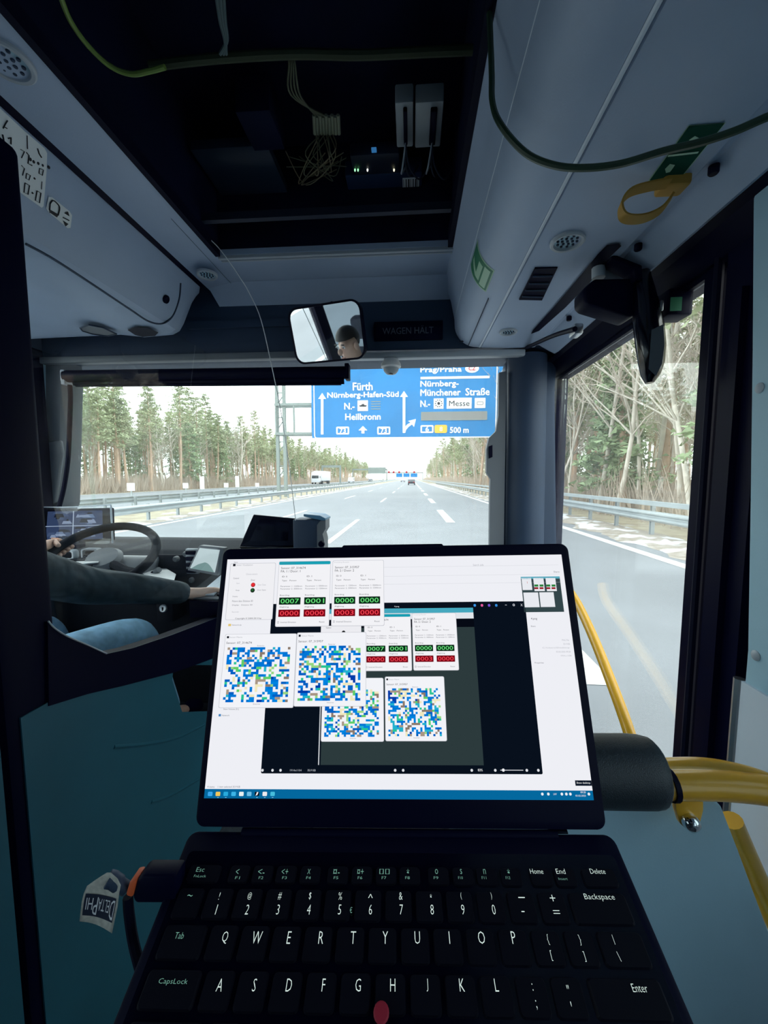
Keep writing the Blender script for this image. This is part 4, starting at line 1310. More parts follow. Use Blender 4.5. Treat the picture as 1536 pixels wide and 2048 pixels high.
span('body', (a.x, 1.60, a.z - .1), (b.x - .006, 1.70, b.z - .005), M['header'], tm, .006)
prism('side_cheek', [onY(px, py, 1.598) for px, py in ((634, 1140), (648, 1140), (648, 1080), (645, 1068), (651, 1058), (651, 1040), (640, 1042), (634, 1050))], (0, .08, 0), M['dashgrey'], tm)
prism('top_cap', [onY(px, py, 1.59) for px, py in ((607, 1028), (640, 1031), (651, 1037), (651, 1041), (643, 1041), (607, 1033))], (0, .10, 0), mat('blue_plastic', (0.10, 0.25, 0.42), 0.35), tm, .002)
o = onY(643, 1088, 1.59)
lathe('knob', [(0, -.012), (.012, -.010), (.014, .0)], M['black'], tm, Matrix.Translation(o) @ Matrix.Rotation(-math.pi / 2, 4, 'X'), 14)
sd = empty('dash_display', onY(415, 1150, 1.62), 'grey framed small display with a bright screen on the dashboard', 'display')
q3 = [onY(374, 1141, 1.60), onY(436, 1152, 1.60), onY(448, 1096, 1.64), onY(398, 1091, 1.64)]
prism('housing', q3, (.004, .03, 0), M['dashgrey'], sd, .004)
c3 = sum(q3, Vector()) / 4
sc3 = mesh('screen', [c3 + (q - c3) * .80 + Vector((0, -.007, .003)) for q in q3], [(0, 1, 2, 3)], emis(lin(190, 208, 212), 1.0), sd)
P = [Vector((0, -.0085, 0)) + q3[0].lerp(q3[1], .12 + .76 * t).lerp(q3[3].lerp(q3[2], .12 + .76 * t), .12 + .30 * math.sin(math.pi * t)) for t in [k / 10 for k in range(11)]]
mesh('dial_arc', P, [tuple(range(11))], emis(lin(120, 150, 150), 1.0), sc3)

# ================================================================ DRIVER
def skin_obj(name, nodes, edges, m, parent=None, sub=2, root=0):
    """nodes: list of (point, rx, ry)"""
    me = bpy.data.meshes.new(name)
    me.from_pydata([tuple(n[0]) for n in nodes], edges, [])
    o = bpy.data.objects.new(name, me)
    COL.objects.link(o)
    md = o.modifiers.new('skin', 'SKIN'); md.use_smooth_shade = True
    for i, sv in enumerate(me.skin_vertices[0].data):
        sv.radius = (nodes[i][1], nodes[i][2]); sv.use_root = (i == root)
    s = o.modifiers.new('sub', 'SUBSURF'); s.levels = s.render_levels = sub
    dg = bpy.context.evaluated_depsgraph_get(); dg.update()
    me2 = bpy.data.meshes.new_from_object(o.evaluated_get(dg))
    bpy.data.objects.remove(o)
    me2.name = name
    me2.materials.clear()
    me2.shade_smooth()
    return link(name, me2, m, parent)

class Sk:
    def __init__(s): s.n = []; s.e = []
    def add(s, p, r, ry=None, par=None):
        s.n.append((Vector(p), r, ry if ry else r))
        if par is not None: s.e.append((par, len(s.n) - 1))
        return len(s.n) - 1
    def chain(s, par, pts):
        for p, r in pts: par = s.add(p, r, None, par)
        return par
DX = -1.29
pel = Vector((DX, .72, 1.12)); chest = Vector((DX, .70, 1.45)); neck = Vector((DX, .72, 1.66)); head = Vector((DX + .01, .76, 1.80))
shR = Vector((DX + .18, .76, 1.585)); shL = Vector((DX - .18, .76, 1.585))
elR = onY(170, 1172, 1.16); wrR = onY(386, 1187, 1.42)
rimL = MW @ Vector((WRAD * math.cos(math.radians(172)), WRAD * math.sin(math.radians(172)), 0))
elL = Vector((DX - .24, 1.05, 1.40)); wrL = rimL + Vector((-.015, -.075, .012))
hipR = Vector((DX + .10, .76, 1.12)); hipL = Vector((DX - .10, .76, 1.12))
knR = onY(275, 1264, 1.38); knL = onY(86, 1256, 1.38)
anR = Vector((knR.x - .02, 1.58, FLOOR + .28)); anL = Vector((knL.x, 1.55, FLOOR + .28))
b = Sk()
i0 = b.add(pel, .15, .12)
i1 = b.add(chest, .16, .11, i0)
i2 = b.add(neck, .062, .06, i1)
i3 = b.add(head - Vector((0, 0, .03)), .078, .088, i2)
b.add(head + Vector((0, 0, .08)), .072, .085, i3)
for sh, el, wr in ((shR, elR, wrR), (shL, elL, wrL)):
    a_ = b.add(sh, .06, None, i1)
    a_ = b.add(el, .045, None, a_)
    a_ = b.add(wr, .028, .022, a_)
    if sh is shR:
        fw = Vector((.84, .52, -.14)).normalized(); sd_ = Vector((.35, -.50, .75)).normalized(); dn = Vector((0.0, -.1, -1))
        palm = b.add(wr + fw * .045, .036, .034, a_)
        for k, (off, L) in enumerate(((-.028, .070), (-.010, .080), (.010, .075), (.027, .060))):
            r0 = wr + fw * .080 + sd_ * off
            b.chain(palm, [(r0, .0105), (r0 + fw * L * .45 + dn * .008, .0092), (r0 + fw * L * .75 + dn * .028, .0085), (r0 + fw * L * .88 + dn * .045, .0075)])
        r0 = wr + fw * .03 - sd_ * .030
        b.chain(palm, [(r0 + fw * .02 - sd_ * .012, .0115), (r0 + fw * .05 - sd_ * .020 + dn * .01, .010), (r0 + fw * .072 - sd_ * .018 + dn * .02, .0085)])
    else:
        # hand closed on the rim: knuckles over the outer edge, thumb along the top
        tang = (MW.to_3x3() @ Vector((-math.sin(math.radians(172)), math.cos(math.radians(172)), 0))).normalized()
        tang = -tang                                   # towards the driver's far side of the rim
        outw = (rimL - WC).normalized(); upw = nrm
        palm = b.add(rimL + outw * .028 + upw * .018 - tang * -.0 + Vector((0, -.02, 0)), .034, .022, a_)
        for k in range(4):
            c0_ = rimL - tang * (.030 - .020 * k) + outw * .030
            b.chain(palm, [(c0_ + upw * .006, .0105), (c0_ - upw * .026 - outw * .012, .0095), (c0_ - upw * .030 - outw * .045, .009), (c0_ - upw * .010 - outw * .060, .008)])
        t0 = rimL + upw * .026 + outw * .012
        b.chain(palm, [(t0, .0125), (t0 - outw * .020 - tang * .012 + upw * .004, .0115), (t0 - outw * .045 - tang * .022 + upw * .002, .010)])
for hp, kn, an in ((hipR, knR, anR), (hipL, knL, anL)):
    q = b.add(hp, .085, None, i0)
    q = b.add(hp.lerp(kn, .5), .075, None, q)
    q = b.add(kn, .055, None, q)
    q = b.add(kn.lerp(an, .5), .05, None, q)
    q = b.add(an, .035, None, q)
    b.add(an + Vector((0, .12, -.05)), .03, None, q)
drv = skin_obj('person', b.n, b.e, M['skin'])
tag(drv, 'driver in a navy jacket and blue jeans with both hands at the controls', 'person')
# face
def blob(name, c, s, m, rot=None):
    bm = bmesh.new()
    bmesh.ops.create_uvsphere(bm, u_segments=14, v_segments=10, radius=1.0)
    bmesh.ops.transform(bm, matrix=Matrix.Translation(c) @ Matrix.Diagonal((*s, 1)), verts=bm.verts)
    return from_bm(name, bm, m, drv, True)
blob('nose', head + Vector((0, .100, .005)), (.014, .022, .026), M['skin'])
for s in (-1, 1):
    blob('ear', head + Vector((s * .082, .0, .01)), (.012, .022, .034), M['skin'])
    blob('eye', head + Vector((s * .034, .083, .035)), (.014, .008, .009), M['white'])
    blob('iris', head + Vector((s * .034, .0895, .035)), (.006, .004, .006), M['ink'])
    blob('eyebrow', head + Vector((s * .034, .088, .056)), (.020, .006, .005), M['hair'])
blob('mouth', head + Vector((0, .088, -.045)), (.024, .008, .006), mat('lips', (.45, .2, .18), .5))
# hair cap
bm = bmesh.new()
bmesh.ops.create_uvsphere(bm, u_segments=20, v_segments=14, radius=1.0)
bmesh.ops.transform(bm, matrix=Matrix.Translation(head + Vector((0, -.012, .055))) @ Matrix.Diagonal((.088, .100, .098, 1)), verts=bm.verts)
kill = [v for v in bm.verts if v.co.z < head.z + .055 - .5 * max(0, -(v.co.y - head.y)) and v.co.y > head.y - .05 or v.co.z < head.z - .05]
bmesh.ops.delete(bm, geom=kill, context='VERTS')
from_bm('hair', bm, M['hair'], drv, True)
# jacket
j = Sk()
k0 = j.add(pel + Vector((0, 0, .02)), .175, .14)
k1 = j.add(pel.lerp(chest, .5), .165, .13, k0)
k2 = j.add(chest, .185, .13, k1)
j.add(neck - Vector((0, 0, .035)), .078, .075, k2)
for sh, el, wr in ((shR, elR, wrR), (shL, elL, wrL)):
    q = j.add(sh, .085, None, k2)
    q = j.add(sh.lerp(el, .55) + Vector((0, 0, -.005)), .072, None, q)
    q = j.add(el, .066, None, q)
    q = j.add(el.lerp(wr, .45) + Vector((0, 0, .004)), .056, None, q)
    q = j.add(el.lerp(wr, .8), .047, None, q)
    j.add(el.lerp(wr, .97), .042, None, q)
skin_obj('jacket', j.n, j.e, M['jacket'], drv)
# jeans
t = Sk()
k0 = t.add(pel - Vector((0, 0, .0)), .165, .135)
for hp, kn, an in ((hipR, knR, anR), (hipL, knL, anL)):
    q = t.add(hp, .105, None, k0)
    q = t.add(hp.lerp(kn, .45), .096, None, q)
    q = t.add(hp.lerp(kn, .85), .080, None, q)
    q = t.add(kn, .073, None, q)
    q = t.add(kn.lerp(an, .15), .068, None, q)
    q = t.add(kn.lerp(an, .6), .06, None, q)
    t.add(an, .055, None, q)
skin_obj('jeans', t.n, t.e, M['jeans'], drv)
for an in (anR, anL):
    bm = bmesh.new()
    add_box(bm, an + Vector((0, .08, -.07)), (.09, .27, .07), None, .03, 3)
    from_bm('shoe', bm, M['black'], drv, True)
fp = struct(span('trim_6', (XL, .45, FLOOR), (XP - .03, 2.1, FLOOR + .18), M['dash']), 'raised floor of the driver cab', 'floor')

# ================================================================ UNDER THE CEILING
# ---- interior mirror
MP = onY(652, 667, 1.70)
tgt = head + Vector((-.14, .05, .125))
mn = ((tgt - MP).normalized() + (CAM - MP).normalized()).normalized()
roll = math.radians(-2)
mx = Vector((0, 0, 1)).cross(mn).normalized(); my = mn.cross(mx)
mx, my = mx * math.cos(roll) + my * math.sin(roll), my * math.cos(roll) - mx * math.sin(roll)
im = empty('interior_mirror', MP, 'rounded rectangular interior mirror showing the driver face', 'mirror')
wd, ht = .352, .228
outl = rrect(wd, ht, .045, 6); inn = rrect(wd - .016, ht - .016, .038, 6); n_ = len(outl)
bm = bmesh.new()
f1 = [bm.verts.new(MP + mx * p[0] + my * p[1]) for p in outl]
f2 = [bm.verts.new(MP + mx * p[0] * .97 + my * p[1] * .97 - mn * .03) for p in outl]
fi = [bm.verts.new(MP + mx * p[0] + my * p[1]) for p in inn]
fd = [bm.verts.new(MP + mx * p[0] + my * p[1] - mn * .003) for p in inn]
for k in range(n_):
    k2 = (k + 1) % n_
    bm.faces.new((f1[k], f1[k2], fi[k2], fi[k])); bm.faces.new((f1[k2], f1[k], f2[k], f2[k2])); bm.faces.new((fi[k], fi[k2], fd[k2], fd[k]))
bm.faces.new(f2)
from_bm('frame', bm, M['black'], im)
mesh('mirror_glass', [MP + mx * p[0] + my * p[1] - mn * .0025 for p in inn], [tuple(range(n_))], M['mirror'], im)
tube('arm', [MP - mn * .03, MP - mn * .06 + Vector((0, .02, .05)), Vector((MP.x, YH, z(.80)))], .011, M['black'], im, 8)

# ---- exit mirror: bracket box and drooping black wing
em = empty('exit_mirror', onX(1290, 560, .62), 'glossy black drooping exit mirror hanging from the door header', 'mirror')
yb = 1.12
def ep(px, py, Y): return onY(px, py, Y)
prism('bracket_box', [ep(px, py, yb) for px, py in ((1168, 575), (1190, 556), (1265, 555), (1300, 560), (1300, 610), (1262, 634), (1178, 608), (1168, 600))], (0, .07, 0), M['black'], em, .008)
tube('bracket_arm', [ep(1197, 556, 1.15), ep(1197, 528, 1.15)], .017, M['alu'], em, 10, sm=False)
prism('bracket_plate', [ep(px, py, 1.17) for px, py in ((1192, 530), (1280, 526), (1280, 560), (1192, 560))], (0, .01, 0), M['alu'], em, .002)
prism('bracket_hook', [ep(px, py, 1.10) for px, py in ((1225, 506), (1285, 530), (1286, 560), (1270, 560), (1268, 540), (1222, 516))], (0, .05, 0), M['black'], em, .004)
# wing: lofted curved blade
rows = []
bm = bmesh.new()
for px0, px1, py, Y, th in ((1265, 1296, 548, 1.13, .030), (1266, 1303, 575, 1.12, .034), (1268, 1314, 610, 1.11, .036), (1270, 1324, 650, 1.10, .036), (1274, 1328, 690, 1.09, .034), (1279, 1326, 725, 1.09, .030), (1284, 1318, 750, 1.09, .024), (1292, 1306, 766, 1.09, .014)):
    a = ep(px0, py, Y); c = ep(px1, py, Y + .02); m_ = (a + c) / 2
    hx = (c - a) / 2
    rows.append([bm.verts.new(m_ + hx * math.cos(k * math.pi / 6) + Vector((0, th * math.sin(k * math.pi / 6), 0))) for k in range(12)])
for a, c in zip(rows, rows[1:]):
    for k in range(12):
        bm.faces.new((a[k], a[(k + 1) % 12], c[(k + 1) % 12], c[k]))
bm.faces.new(rows[0][::-1]); bm.faces.new(rows[-1])
from_bm('wing', bm, M['black_gloss'], em, True)
# paler grey face puts the window light on the wing into the colour
mesh('lit_wing_side', [ep(px, py, 1.055) for px, py in ((1303, 660), (1327, 648), (1329, 690), (1324, 728), (1312, 752), (1297, 738))], [tuple(range(6))], M['dashgrey'], em)
# door camera box
dc = empty('door_camera', onY(1347, 615, 1.12), 'small black camera box with a green label above the door pane', 'camera')
box('housing', onY(1347, 612, 1.14), (.062, .06, .068), M['black'], dc, None, .005)
pp = onY(1352, 608, 1.105)
box('green_label', pp, (.028, .002, .034), M['green'], dc)
box('tab', onY(1322, 612, 1.11), (.008, .01, .026), M['metal'], dc, None, .002)
tube('pigtail', [onY(1356, 592, 1.13), onY(1360, 565, 1.13), onY(1372, 545, 1.12), onY(1392, 532, 1.12)], .004, mat('green_cable', (0.08, 0.14, 0.03), 0.5), dc, 6)

# ---- hand strap, cables, stickers on the duct
st = empty('hand_strap', onZ(1300, 385, zb_), 'yellow hand strap loop hanging from the duct', 'strap')
loop = [onY(px, py, Y) for px, py, Y in ((1338, 366, .825), (1302, 372, .822), (1262, 384, .818), (1243, 406, .818), (1244, 428, .82), (1258, 438, .825), (1290, 436, .83), (1322, 420, .835), (1344, 392, .835))]
bm = bmesh.new()
lp = smooth_path(loop, 5)
pr_, nr = None, []
for i, p in enumerate(lp):
    t_ = (lp[min(i + 1, len(lp) - 1)] - lp[max(i - 1, 0)]).normalized()
    s_ = Vector((.15, 1, -.25)).normalized(); s_ = (s_ - t_ * s_.dot(t_)).normalized()
    u_ = s_.cross(t_)
    nr.append([bm.verts.new(p + s_ * a + u_ * c) for a, c in ((-.010, -.0018), (.010, -.0018), (.010, .0018), (-.010, .0018))])
for a, c in zip(nr, nr[1:]):
    for k in range(4): bm.faces.new((a[k], a[(k + 1) % 4], c[(k + 1) % 4], c[k]))
bm.faces.new(nr[0][::-1]); bm.faces.new(nr[-1])
from_bm('webbing', bm, M['strap'], st, True)
box('strap_mount', onY(1345, 372, .845) + Vector((0, 0, .006)), (.05, .04, .03), M['strap'], st, None, .006)
M['gcable'] = mat('dark_green_cable', (0.02, 0.05, 0.03), 0.45)
cpts = []
for i, (px, py) in enumerate(((975, 60), (983, 130), (985, 205), (1003, 252), (1050, 305), (1105, 330), (1165, 336), (1240, 328), (1325, 303), (1400, 285), (1470, 262), (1540, 232), (1600, 215))):
    cpts.append(onY(px, py, .81 - .017 * i))
cpts[0] = V(.13, .80, .95)
tag(tube('loose_cable', cpts, .0055, M['gcable'], None, 8), 'dark green loose cable slung from the hatch across the duct', 'cable')
# green emergency stickers
ges = empty('emergency_sticker', onZ(1380, 300, zb_), 'green emergency exit sticker partly behind the loose cable', 'sticker')
def dpoly(name, pts, m, lift, par):
    return mesh(name, [onZ(x_, y_, zb_ - lift) for x_, y_ in pts], [tuple(range(len(pts)))], m, par)
dpoly('sheet_border', [(1296, 362), (1377, 251), (1452, 245), (1357, 363)], M['greenlight'], .0015, ges)
M['green2'] = mat('dark_green_sticker', (0.006, 0.07, 0.045), 0.8, spec=0.1)
dpoly('sheet', [(1299, 361), (1378, 252.5), (1449.5, 246.5), (1356, 361.5)], M['green2'], .0025, ges)
dpoly('divider', [(1337, 310), (1398, 303), (1395, 307), (1335, 314)], M['greenlight'], .0035, ges)
dpoly('running_figure', [(1378, 280), (1390, 272), (1398, 276), (1392, 284), (1400, 288), (1384, 292)], M['greenlight'], .0035, ges)
dpoly('hammer_icon', [(1330, 338), (1340, 328), (1350, 330), (1346, 336), (1340, 344), (1332, 346)], M['greenlight'], .0035, ges)
# sticker on the rounded belly: follow the fillet
def fil_pt(t, Y, lift=.0012):
    a = math.radians(90 * t)
    return Vector((.285 - (.10 + lift) * math.cos(a), Y, z(.68 - (.10 + lift) * math.sin(a))))
gs2 = empty('emergency_sticker', fil_pt(.4, 1.42), 'small green arrow sticker on the rounded belly of the duct', 'sticker')
def fil_patch(name, t0, t1, y0, y1, m, lift, sk=0.0):
    n_ = 8
    P = []
    for k in range(n_ + 1):
        t_ = t0 + (t1 - t0) * k / n_
        P += [fil_pt(t_, y0 + sk * k / n_, lift), fil_pt(t_, y1 + sk * k / n_, lift)]
    mesh(name, P, [(2 * k, 2 * k + 1, 2 * k + 3, 2 * k + 2) for k in range(n_)], m, gs2, True)
yy0 = onX(968, 490, .215).y
fil_patch('sheet_border', .0, .66, yy0 - .075, yy0 + .055, M['greenlight'], .0010, 0)
fil_patch('sheet', .02, .64, yy0 - .069, yy0 + .049, M['green'], .0016, 0)
fil_patch('arrow', .10, .30, yy0 - .02, yy0 + .0, M['greenlight'], .0022, .03)
fil_patch('arrow', .30, .42, yy0 - .05, yy0 + .03, M['greenlight'], .0022, 0)
fil_patch('arrow', .46, .60, yy0 - .06, yy0 + .04, M['greenlight'], .0022, 0)
# thin white cord from the hatch corner down to the terminal
P = [onY(px, py, Y) for px, py, Y in ((372, 445, 1.36), (400, 463, 1.42), (432, 490, 1.47), (456, 520, 1.50), (478, 552, 1.53), (498, 585, 1.56), (522, 640, 1.58), (545, 740, 1.59), (563, 830, 1.595), (578, 930, 1.598), (590, 1030, 1.60), (591, 1045, 1.605))]
tag(tube('white_cord', P, .0016, M['white'], None, 6), 'thin white cord hanging from the hatch corner to the terminal', 'cord')

# ---- electronics in the hatch
ZV = z(1.06)
def vbox(name, x0, y0, x1, y1, th, m, label, cat, bev=.004, zz=None):
    zz = zz or ZV
    a = onZ(x0, y0, zz); b = onZ(x1, y1, zz)
    e_ = empty(name, ((a.x + b.x) / 2, (a.y + b.y) / 2, zz), label, cat)
    span('case', (a.x, min(a.y, b.y), zz), (b.x, max(a.y, b.y), zz + th), m, e_, bev)
    return e_, a, b
bl = mat('deep_blue_module', (0.012, 0.03, 0.09), 0.4)
whm = mat('white_module', (0.42, 0.47, 0.50), 0.5)
for nm, x0, x1, lab in (('relay_module', 790, 826, 'white relay module with a slotted connector in the hatch'), ('control_module', 831, 880, 'white control module beside the slotted relay in the hatch')):
    e_, a, b_ = vbox(nm, x0, 206, x1, 294, .05, whm, lab, 'module')
    q0 = onZ(x0 + (x1 - x0) * (.45 if nm == 'relay_module' else .62), 222, ZV - .012); q1 = onZ(x0 + (x1 - x0) * (.70 if nm == 'relay_module' else .80), 290, ZV - .012)
    span('connector', (q0.x, min(q0.y, q1.y), ZV - .014), (q1.x, max(q0.y, q1.y), ZV), M['black'], e_, .003)
    for k in range(3):
        lx0 = (q0.x + q1.x) / 2
        tube('lead', [(lx0, q1.y - .01, ZV - .012), (lx0 + .01 * (k - 1), q1.y + .03, ZV - .05), (lx0 + .03 * (k - 1) + .015, q1.y + .07, ZV - .045 - .01 * k), (lx0 + .04 * k, q1.y + .10, ZV)], .0028, M['alu'] if k == 0 else M['void2'], e_, 6)
e_, a, b_ = vbox('router_box', 690, 352, 842, 416, .05, bl, 'deep blue router box with a barcode label in the hatch', 'module')
q0 = onZ(805, 356, ZV); q1 = onZ(838, 374, ZV)
span('label_sheet', (q0.x, min(q0.y, q1.y), ZV - .002), (q1.x, max(q0.y, q1.y), ZV), M['sticker'], e_)
for k in range(7):
    xx = q0.x + (q1.x - q0.x) * (k + .5) / 7
    span('barcode_bar', (xx - .0016, min(q0.y, q1.y) + .004, ZV - .003), (xx + .0016 * (k % 3), max(q0.y, q1.y) - .004, ZV - .002), M['ink'], e_)
for x0, x1 in ((708, 740), (804, 838)):
    q0 = onZ(x0, 401, ZV); q1 = onZ(x1, 414, ZV)
    span('label_sheet', (q0.x, min(q0.y, q1.y), ZV - .002), (q1.x, max(q0.y, q1.y), ZV), M['dashgrey'], e_)
e_, a, b_ = vbox('fuse_board', 700, 312, 800, 346, .04, M['void2'], 'dark board with tiny green and white lights in the hatch', 'module')
for px, c in ((710, (.3, 1, .4)), (716, (.3, 1, .4)), (735, (1, 1, .9)), (788, (1, .95, .6))):
    p = onZ(px, 341, ZV - .004)
    lathe('indicator_light', [(0, -.004), (.0022, -.002), (.0026, .004)], emis(c, 2.0), e_, Matrix.Translation(p), 8)
p = onZ(748, 300, ZV - .004)
box('blue_light', p, (.016, .014, .006), emis((.05, .25, .6), .5), e_)
vbox('duct_box', 470, 225, 570, 300, .10, M['void'], 'dark sheet-metal box at the middle of the hatch', 'box')
vbox('flat_cover', 380, 300, 575, 385, .03, mat('navy_cover', (0.015, 0.03, 0.06), 0.5), 'navy flat cover plate inside the hatch', 'cover', .002)
vbox('long_cover', 215, 160, 330, 300, .03, mat('slate_cover', (0.012, 0.025, 0.045), 0.5), 'slate cover plate near the hatch side sheet', 'cover', .002)
# plug strip with wires
M['wire'] = mat('olive_wire', (0.08, 0.09, 0.05), 0.6)
M['wire2'] = mat('straw_wire', (0.16, 0.14, 0.08), 0.6)
ps = empty('wire_harness', onZ(650, 280, ZV), 'tangled harness of thin wires and plugs hanging in the hatch', 'wiring')
for k in range(9):
    a = onZ(628 + k * 6, 230 + (k % 2) * 3, ZV - .02); b_ = onZ(630 + k * 6, 268, ZV - .03)
    tube('plug', [a, b_], .0055, mat('cream_plug', (0.22, 0.24, 0.17), 0.6) if k == 0 else bpy.data.materials['cream_plug'], ps, 6, sm=False)
rw = random.Random(5)
for k in range(12):
    a = onZ(630 + 3.2 * k, 268, ZV - .03)
    px, py = rw.uniform(590, 690), rw.uniform(300, 350)
    mid = onZ(px, py, ZV - .06 - rw.random() * .05)
    end = onZ(rw.uniform(570, 700), rw.uniform(300, 345), ZV - .02)
    low = onZ(rw.uniform(600, 670), rw.uniform(330, 372), ZV - .05)
    tube('wire', [a, mid, low, end], .0016, M['wire2'] if k % 2 else M['wire'], ps, 5)
for k in range(4):
    tube('wire', [onZ(632 + 6 * k, 232, ZV - .02), onZ(600 - 6 * k, 190, ZV - .03), onZ(590 - 4 * k, 130, ZV - .02), onZ(586 - 3 * k, 105, ZV)], .0026, M['wire'], ps, 5)
# long looms
def loom(name, pts, zz, r, m, label):
    return tag(tube(name, [onZ(px, py, zz) for px, py in pts], r, m, None, 8), label, 'cable')
loom('cable_loom', ((300, 132), (400, 120), (500, 112), (600, 108), (720, 110), (850, 104), (985, 98)), z(1.02), .010, mat('dark_olive_loom', (0.03, 0.045, 0.02), 0.6), 'dark olive cable loom running across the hatch')
loom('yellow_green_cable', ((120, -10), (140, 40), (175, 90), (220, 132), (262, 148), (300, 142), (330, 134)), z(.90), .005, mat('yellow_green_cable', (0.16, 0.26, 0.05), 0.5), 'bright yellow-green cable curving near the hatch edge')
for k in range(3):
    loom('hanging_cable', ((430 + 8 * k, -30), (440 + 5 * k, 40), (450 + 2 * k, 80), (452 - 6 * k, 108)), z(1.0), .004, mat('teal_cable', (0.05, 0.10, 0.11), 0.5) if k == 0 else bpy.data.materials['teal_cable'], 'teal cable hanging from the roof into the loom')
for o in COL.objects:
    if o.name.startswith('hanging_cable'): o['group'] = 'teal cables hanging in the hatch'
# ================================================================ SEAT PARTITION AND RAILS
YP = .50
pb = empty('seat_partition', onY(1330, 1800, YP), 'blue-grey partition board with a padded top in front of the laptop seat', 'partition')
prism('board', [onY(px, py, YP) for px, py in ((900, 1600), (1404, 1600), (1428, 1603), (1444, 1614), (1478, 1702), (1536, 1858), (1640, 2150), (1640, 2700), (900, 2700))], (0, .018, 0), M['panel2'], pb, .003)
tube('board_edge', [onY(px, py, YP - .012) for px, py in ((900, 1604), (1200, 1606), (1312, 1613), (1330, 1611), (1338, 1603))], .0042, M['metal'], pb, 8)
# padded roll
a = onY(900, 1538, .475); b_ = onY(1266, 1541, .475)
r = .0405
bm = bmesh.new()
pts = [a, b_] + [b_ + Vector((.028 * math.sin(math.radians(t)), 0, 0)) for t in (30, 55, 75, 90)]
rr = [r, r, r * .985, r * .94, r * .84, r * .70]
add_tube(bm, pts, rr, 26)
o = from_bm('padded_roll', bm, M['rubber'], pb, True)
M['roll'] = mat('grained_black_foam', (0.012, 0.022, 0.032), 0.42, bump=0.35, bscale=900)
o.data.materials[0] = M['roll']
hr = empty('handrail', onY(1440, 1570, .475), 'thick yellow handrail running from the padded roll to the wall', 'handrail')
tube('rail', [onY(1290, 1569, .475), onY(1345, 1570, .475), onY(1440, 1571, .474), onY(1536, 1581, .468), onY(1640, 1602, .455)], .0165, M['yellow'], hr, 16)
tube('collar', [onY(1336, 1570, .475), onY(1346, 1570, .475)], .0185, M['black'], hr, 16, sm=False)
tabp = [onY(px, py, .468) for px, py in ((1350, 1590), (1408, 1590), (1408, 1622), (1402, 1645), (1390, 1660), (1374, 1660), (1360, 1648), (1352, 1622))]
tb2 = prism('mounting_tab', tabp, (0, .008, 0), M['yellow'], hr, .002)
p = onY(1382, 1645, .465)
lathe('dome_bolt', [(0, .009), (.004, .0085), (.008, .006), (.0098, .001), (.0098, -.004)], M['chrome'], tb2, Matrix.Translation(p) @ Matrix.Rotation(math.pi / 2, 4, 'X'), 20)
o = tube('rear_handrail', [onY(1300, 1540, .62), onY(1400, 1538, .62), onY(1470, 1548, .615), onY(1530, 1566, .60), onY(1600, 1600, .57)], .0165, M['yellow'], None, 14)
tag(o, 'second yellow handrail just behind the thick one', 'handrail')
o = tube('floor_handrail', [onY(1462, 1640, .66), onY(1501, 1730, .66), onY(1548, 1835, .65), onY(1610, 1960, .64)], .017, M['yellow'], None, 14)
tag(o, 'slanting yellow rail below the partition edge beside the pale wall', 'handrail')

# ================================================================ LAPTOP
def CW(x, y, zc):
    """millimetres in camera axes (right, down, forward) at photo time -> world"""
    return CAM + (VR * x - VU * y + VF * zc) * .001
def homog(src, dst):
    A = []
    for (x, y), (u, v) in zip(src, dst):
        A.append([x, y, 1, 0, 0, 0, -u * x, -u * y, -u]); A.append([0, 0, 0, x, y, 1, -v * x, -v * y, -v])
    return np.linalg.svd(np.array(A, float))[2][-1].reshape(3, 3)
SWm, SHm = 301.6, 188.5
PX = [(455, 1119), (1122, 1109), (1187, 1601), (408, 1597)]
Hm = homog([(0, 0), (SWm, 0), (SWm, SHm), (0, SHm)], [((x - CX) / F_PX, (y - CY) / F_PX) for x, y in PX])
s_ = 2 / (np.linalg.norm(Hm[:, 0]) + np.linalg.norm(Hm[:, 1]))
if Hm[2, 2] < 0: s_ = -s_
Hs = Hm * s_
r1 = Hs[:, 0] / np.linalg.norm(Hs[:, 0]); r2 = Hs[:, 1] - r1 * (Hs[:, 1] @ r1); r2 /= np.linalg.norm(r2); t0_ = Hs[:, 2]
Hinv = np.linalg.inv(Hm)
def S(px, py):
    v = Hinv @ np.array([(px - CX) / F_PX, (py - CY) / F_PX, 1.0])
    return v[0] / v[2], v[1] / v[2]
def to_w(v): return CW(*v)
LO = to_w(t0_)
LX = (to_w(t0_ + r1) - LO) * 1000; LY = (to_w(t0_ + r2) - LO) * 1000    # unit vectors: right, down along the screen
LN = LX.cross(LY); LN = LN if LN.dot(CAM - LO) > 0 else -LN
def SP(u, v, lift=0.0):
    return LO + LX * (u * .001) + LY * (v * .001) + LN * (lift * .001)
HV = 212.0                                          # hinge line below the screen top, mm
lap = empty('laptop', SP(SWm / 2, HV), 'open black laptop with a busy desktop on its screen resting on a lap', 'laptop')
# lid
u0, v0 = S(449, 1097); u1, v1 = S(1133, 1087)
uL = S(391, 1640)[0]; uR = S(1211, 1640)[0]
LU0, LU1, LV0 = min(u0, uL), max(u1, uR), (v0 + v1) / 2
out = [(LU0 + (LU1 - LU0) / 2 + x, (LV0 + HV - 4) / 2 + y) for x, y in rrect(LU1 - LU0, HV - 4 - LV0, 7, 5)]
prism('lid', [SP(u, v, -.4) for u, v in out], -LN * .0055, M['black'], lap, .0008)
ub0 = S(680, 1091)[0]; ub1 = S(890, 1089)[0]
prism('camera_bump', [SP(u, v, -.3) for u, v in ((ub0, LV0 + 2), (ub0 + 3, LV0 - 1.6), (ub1 - 3, LV0 - 1.6), (ub1, LV0 + 2))], -LN * .006, M['black'], lap, .0006)
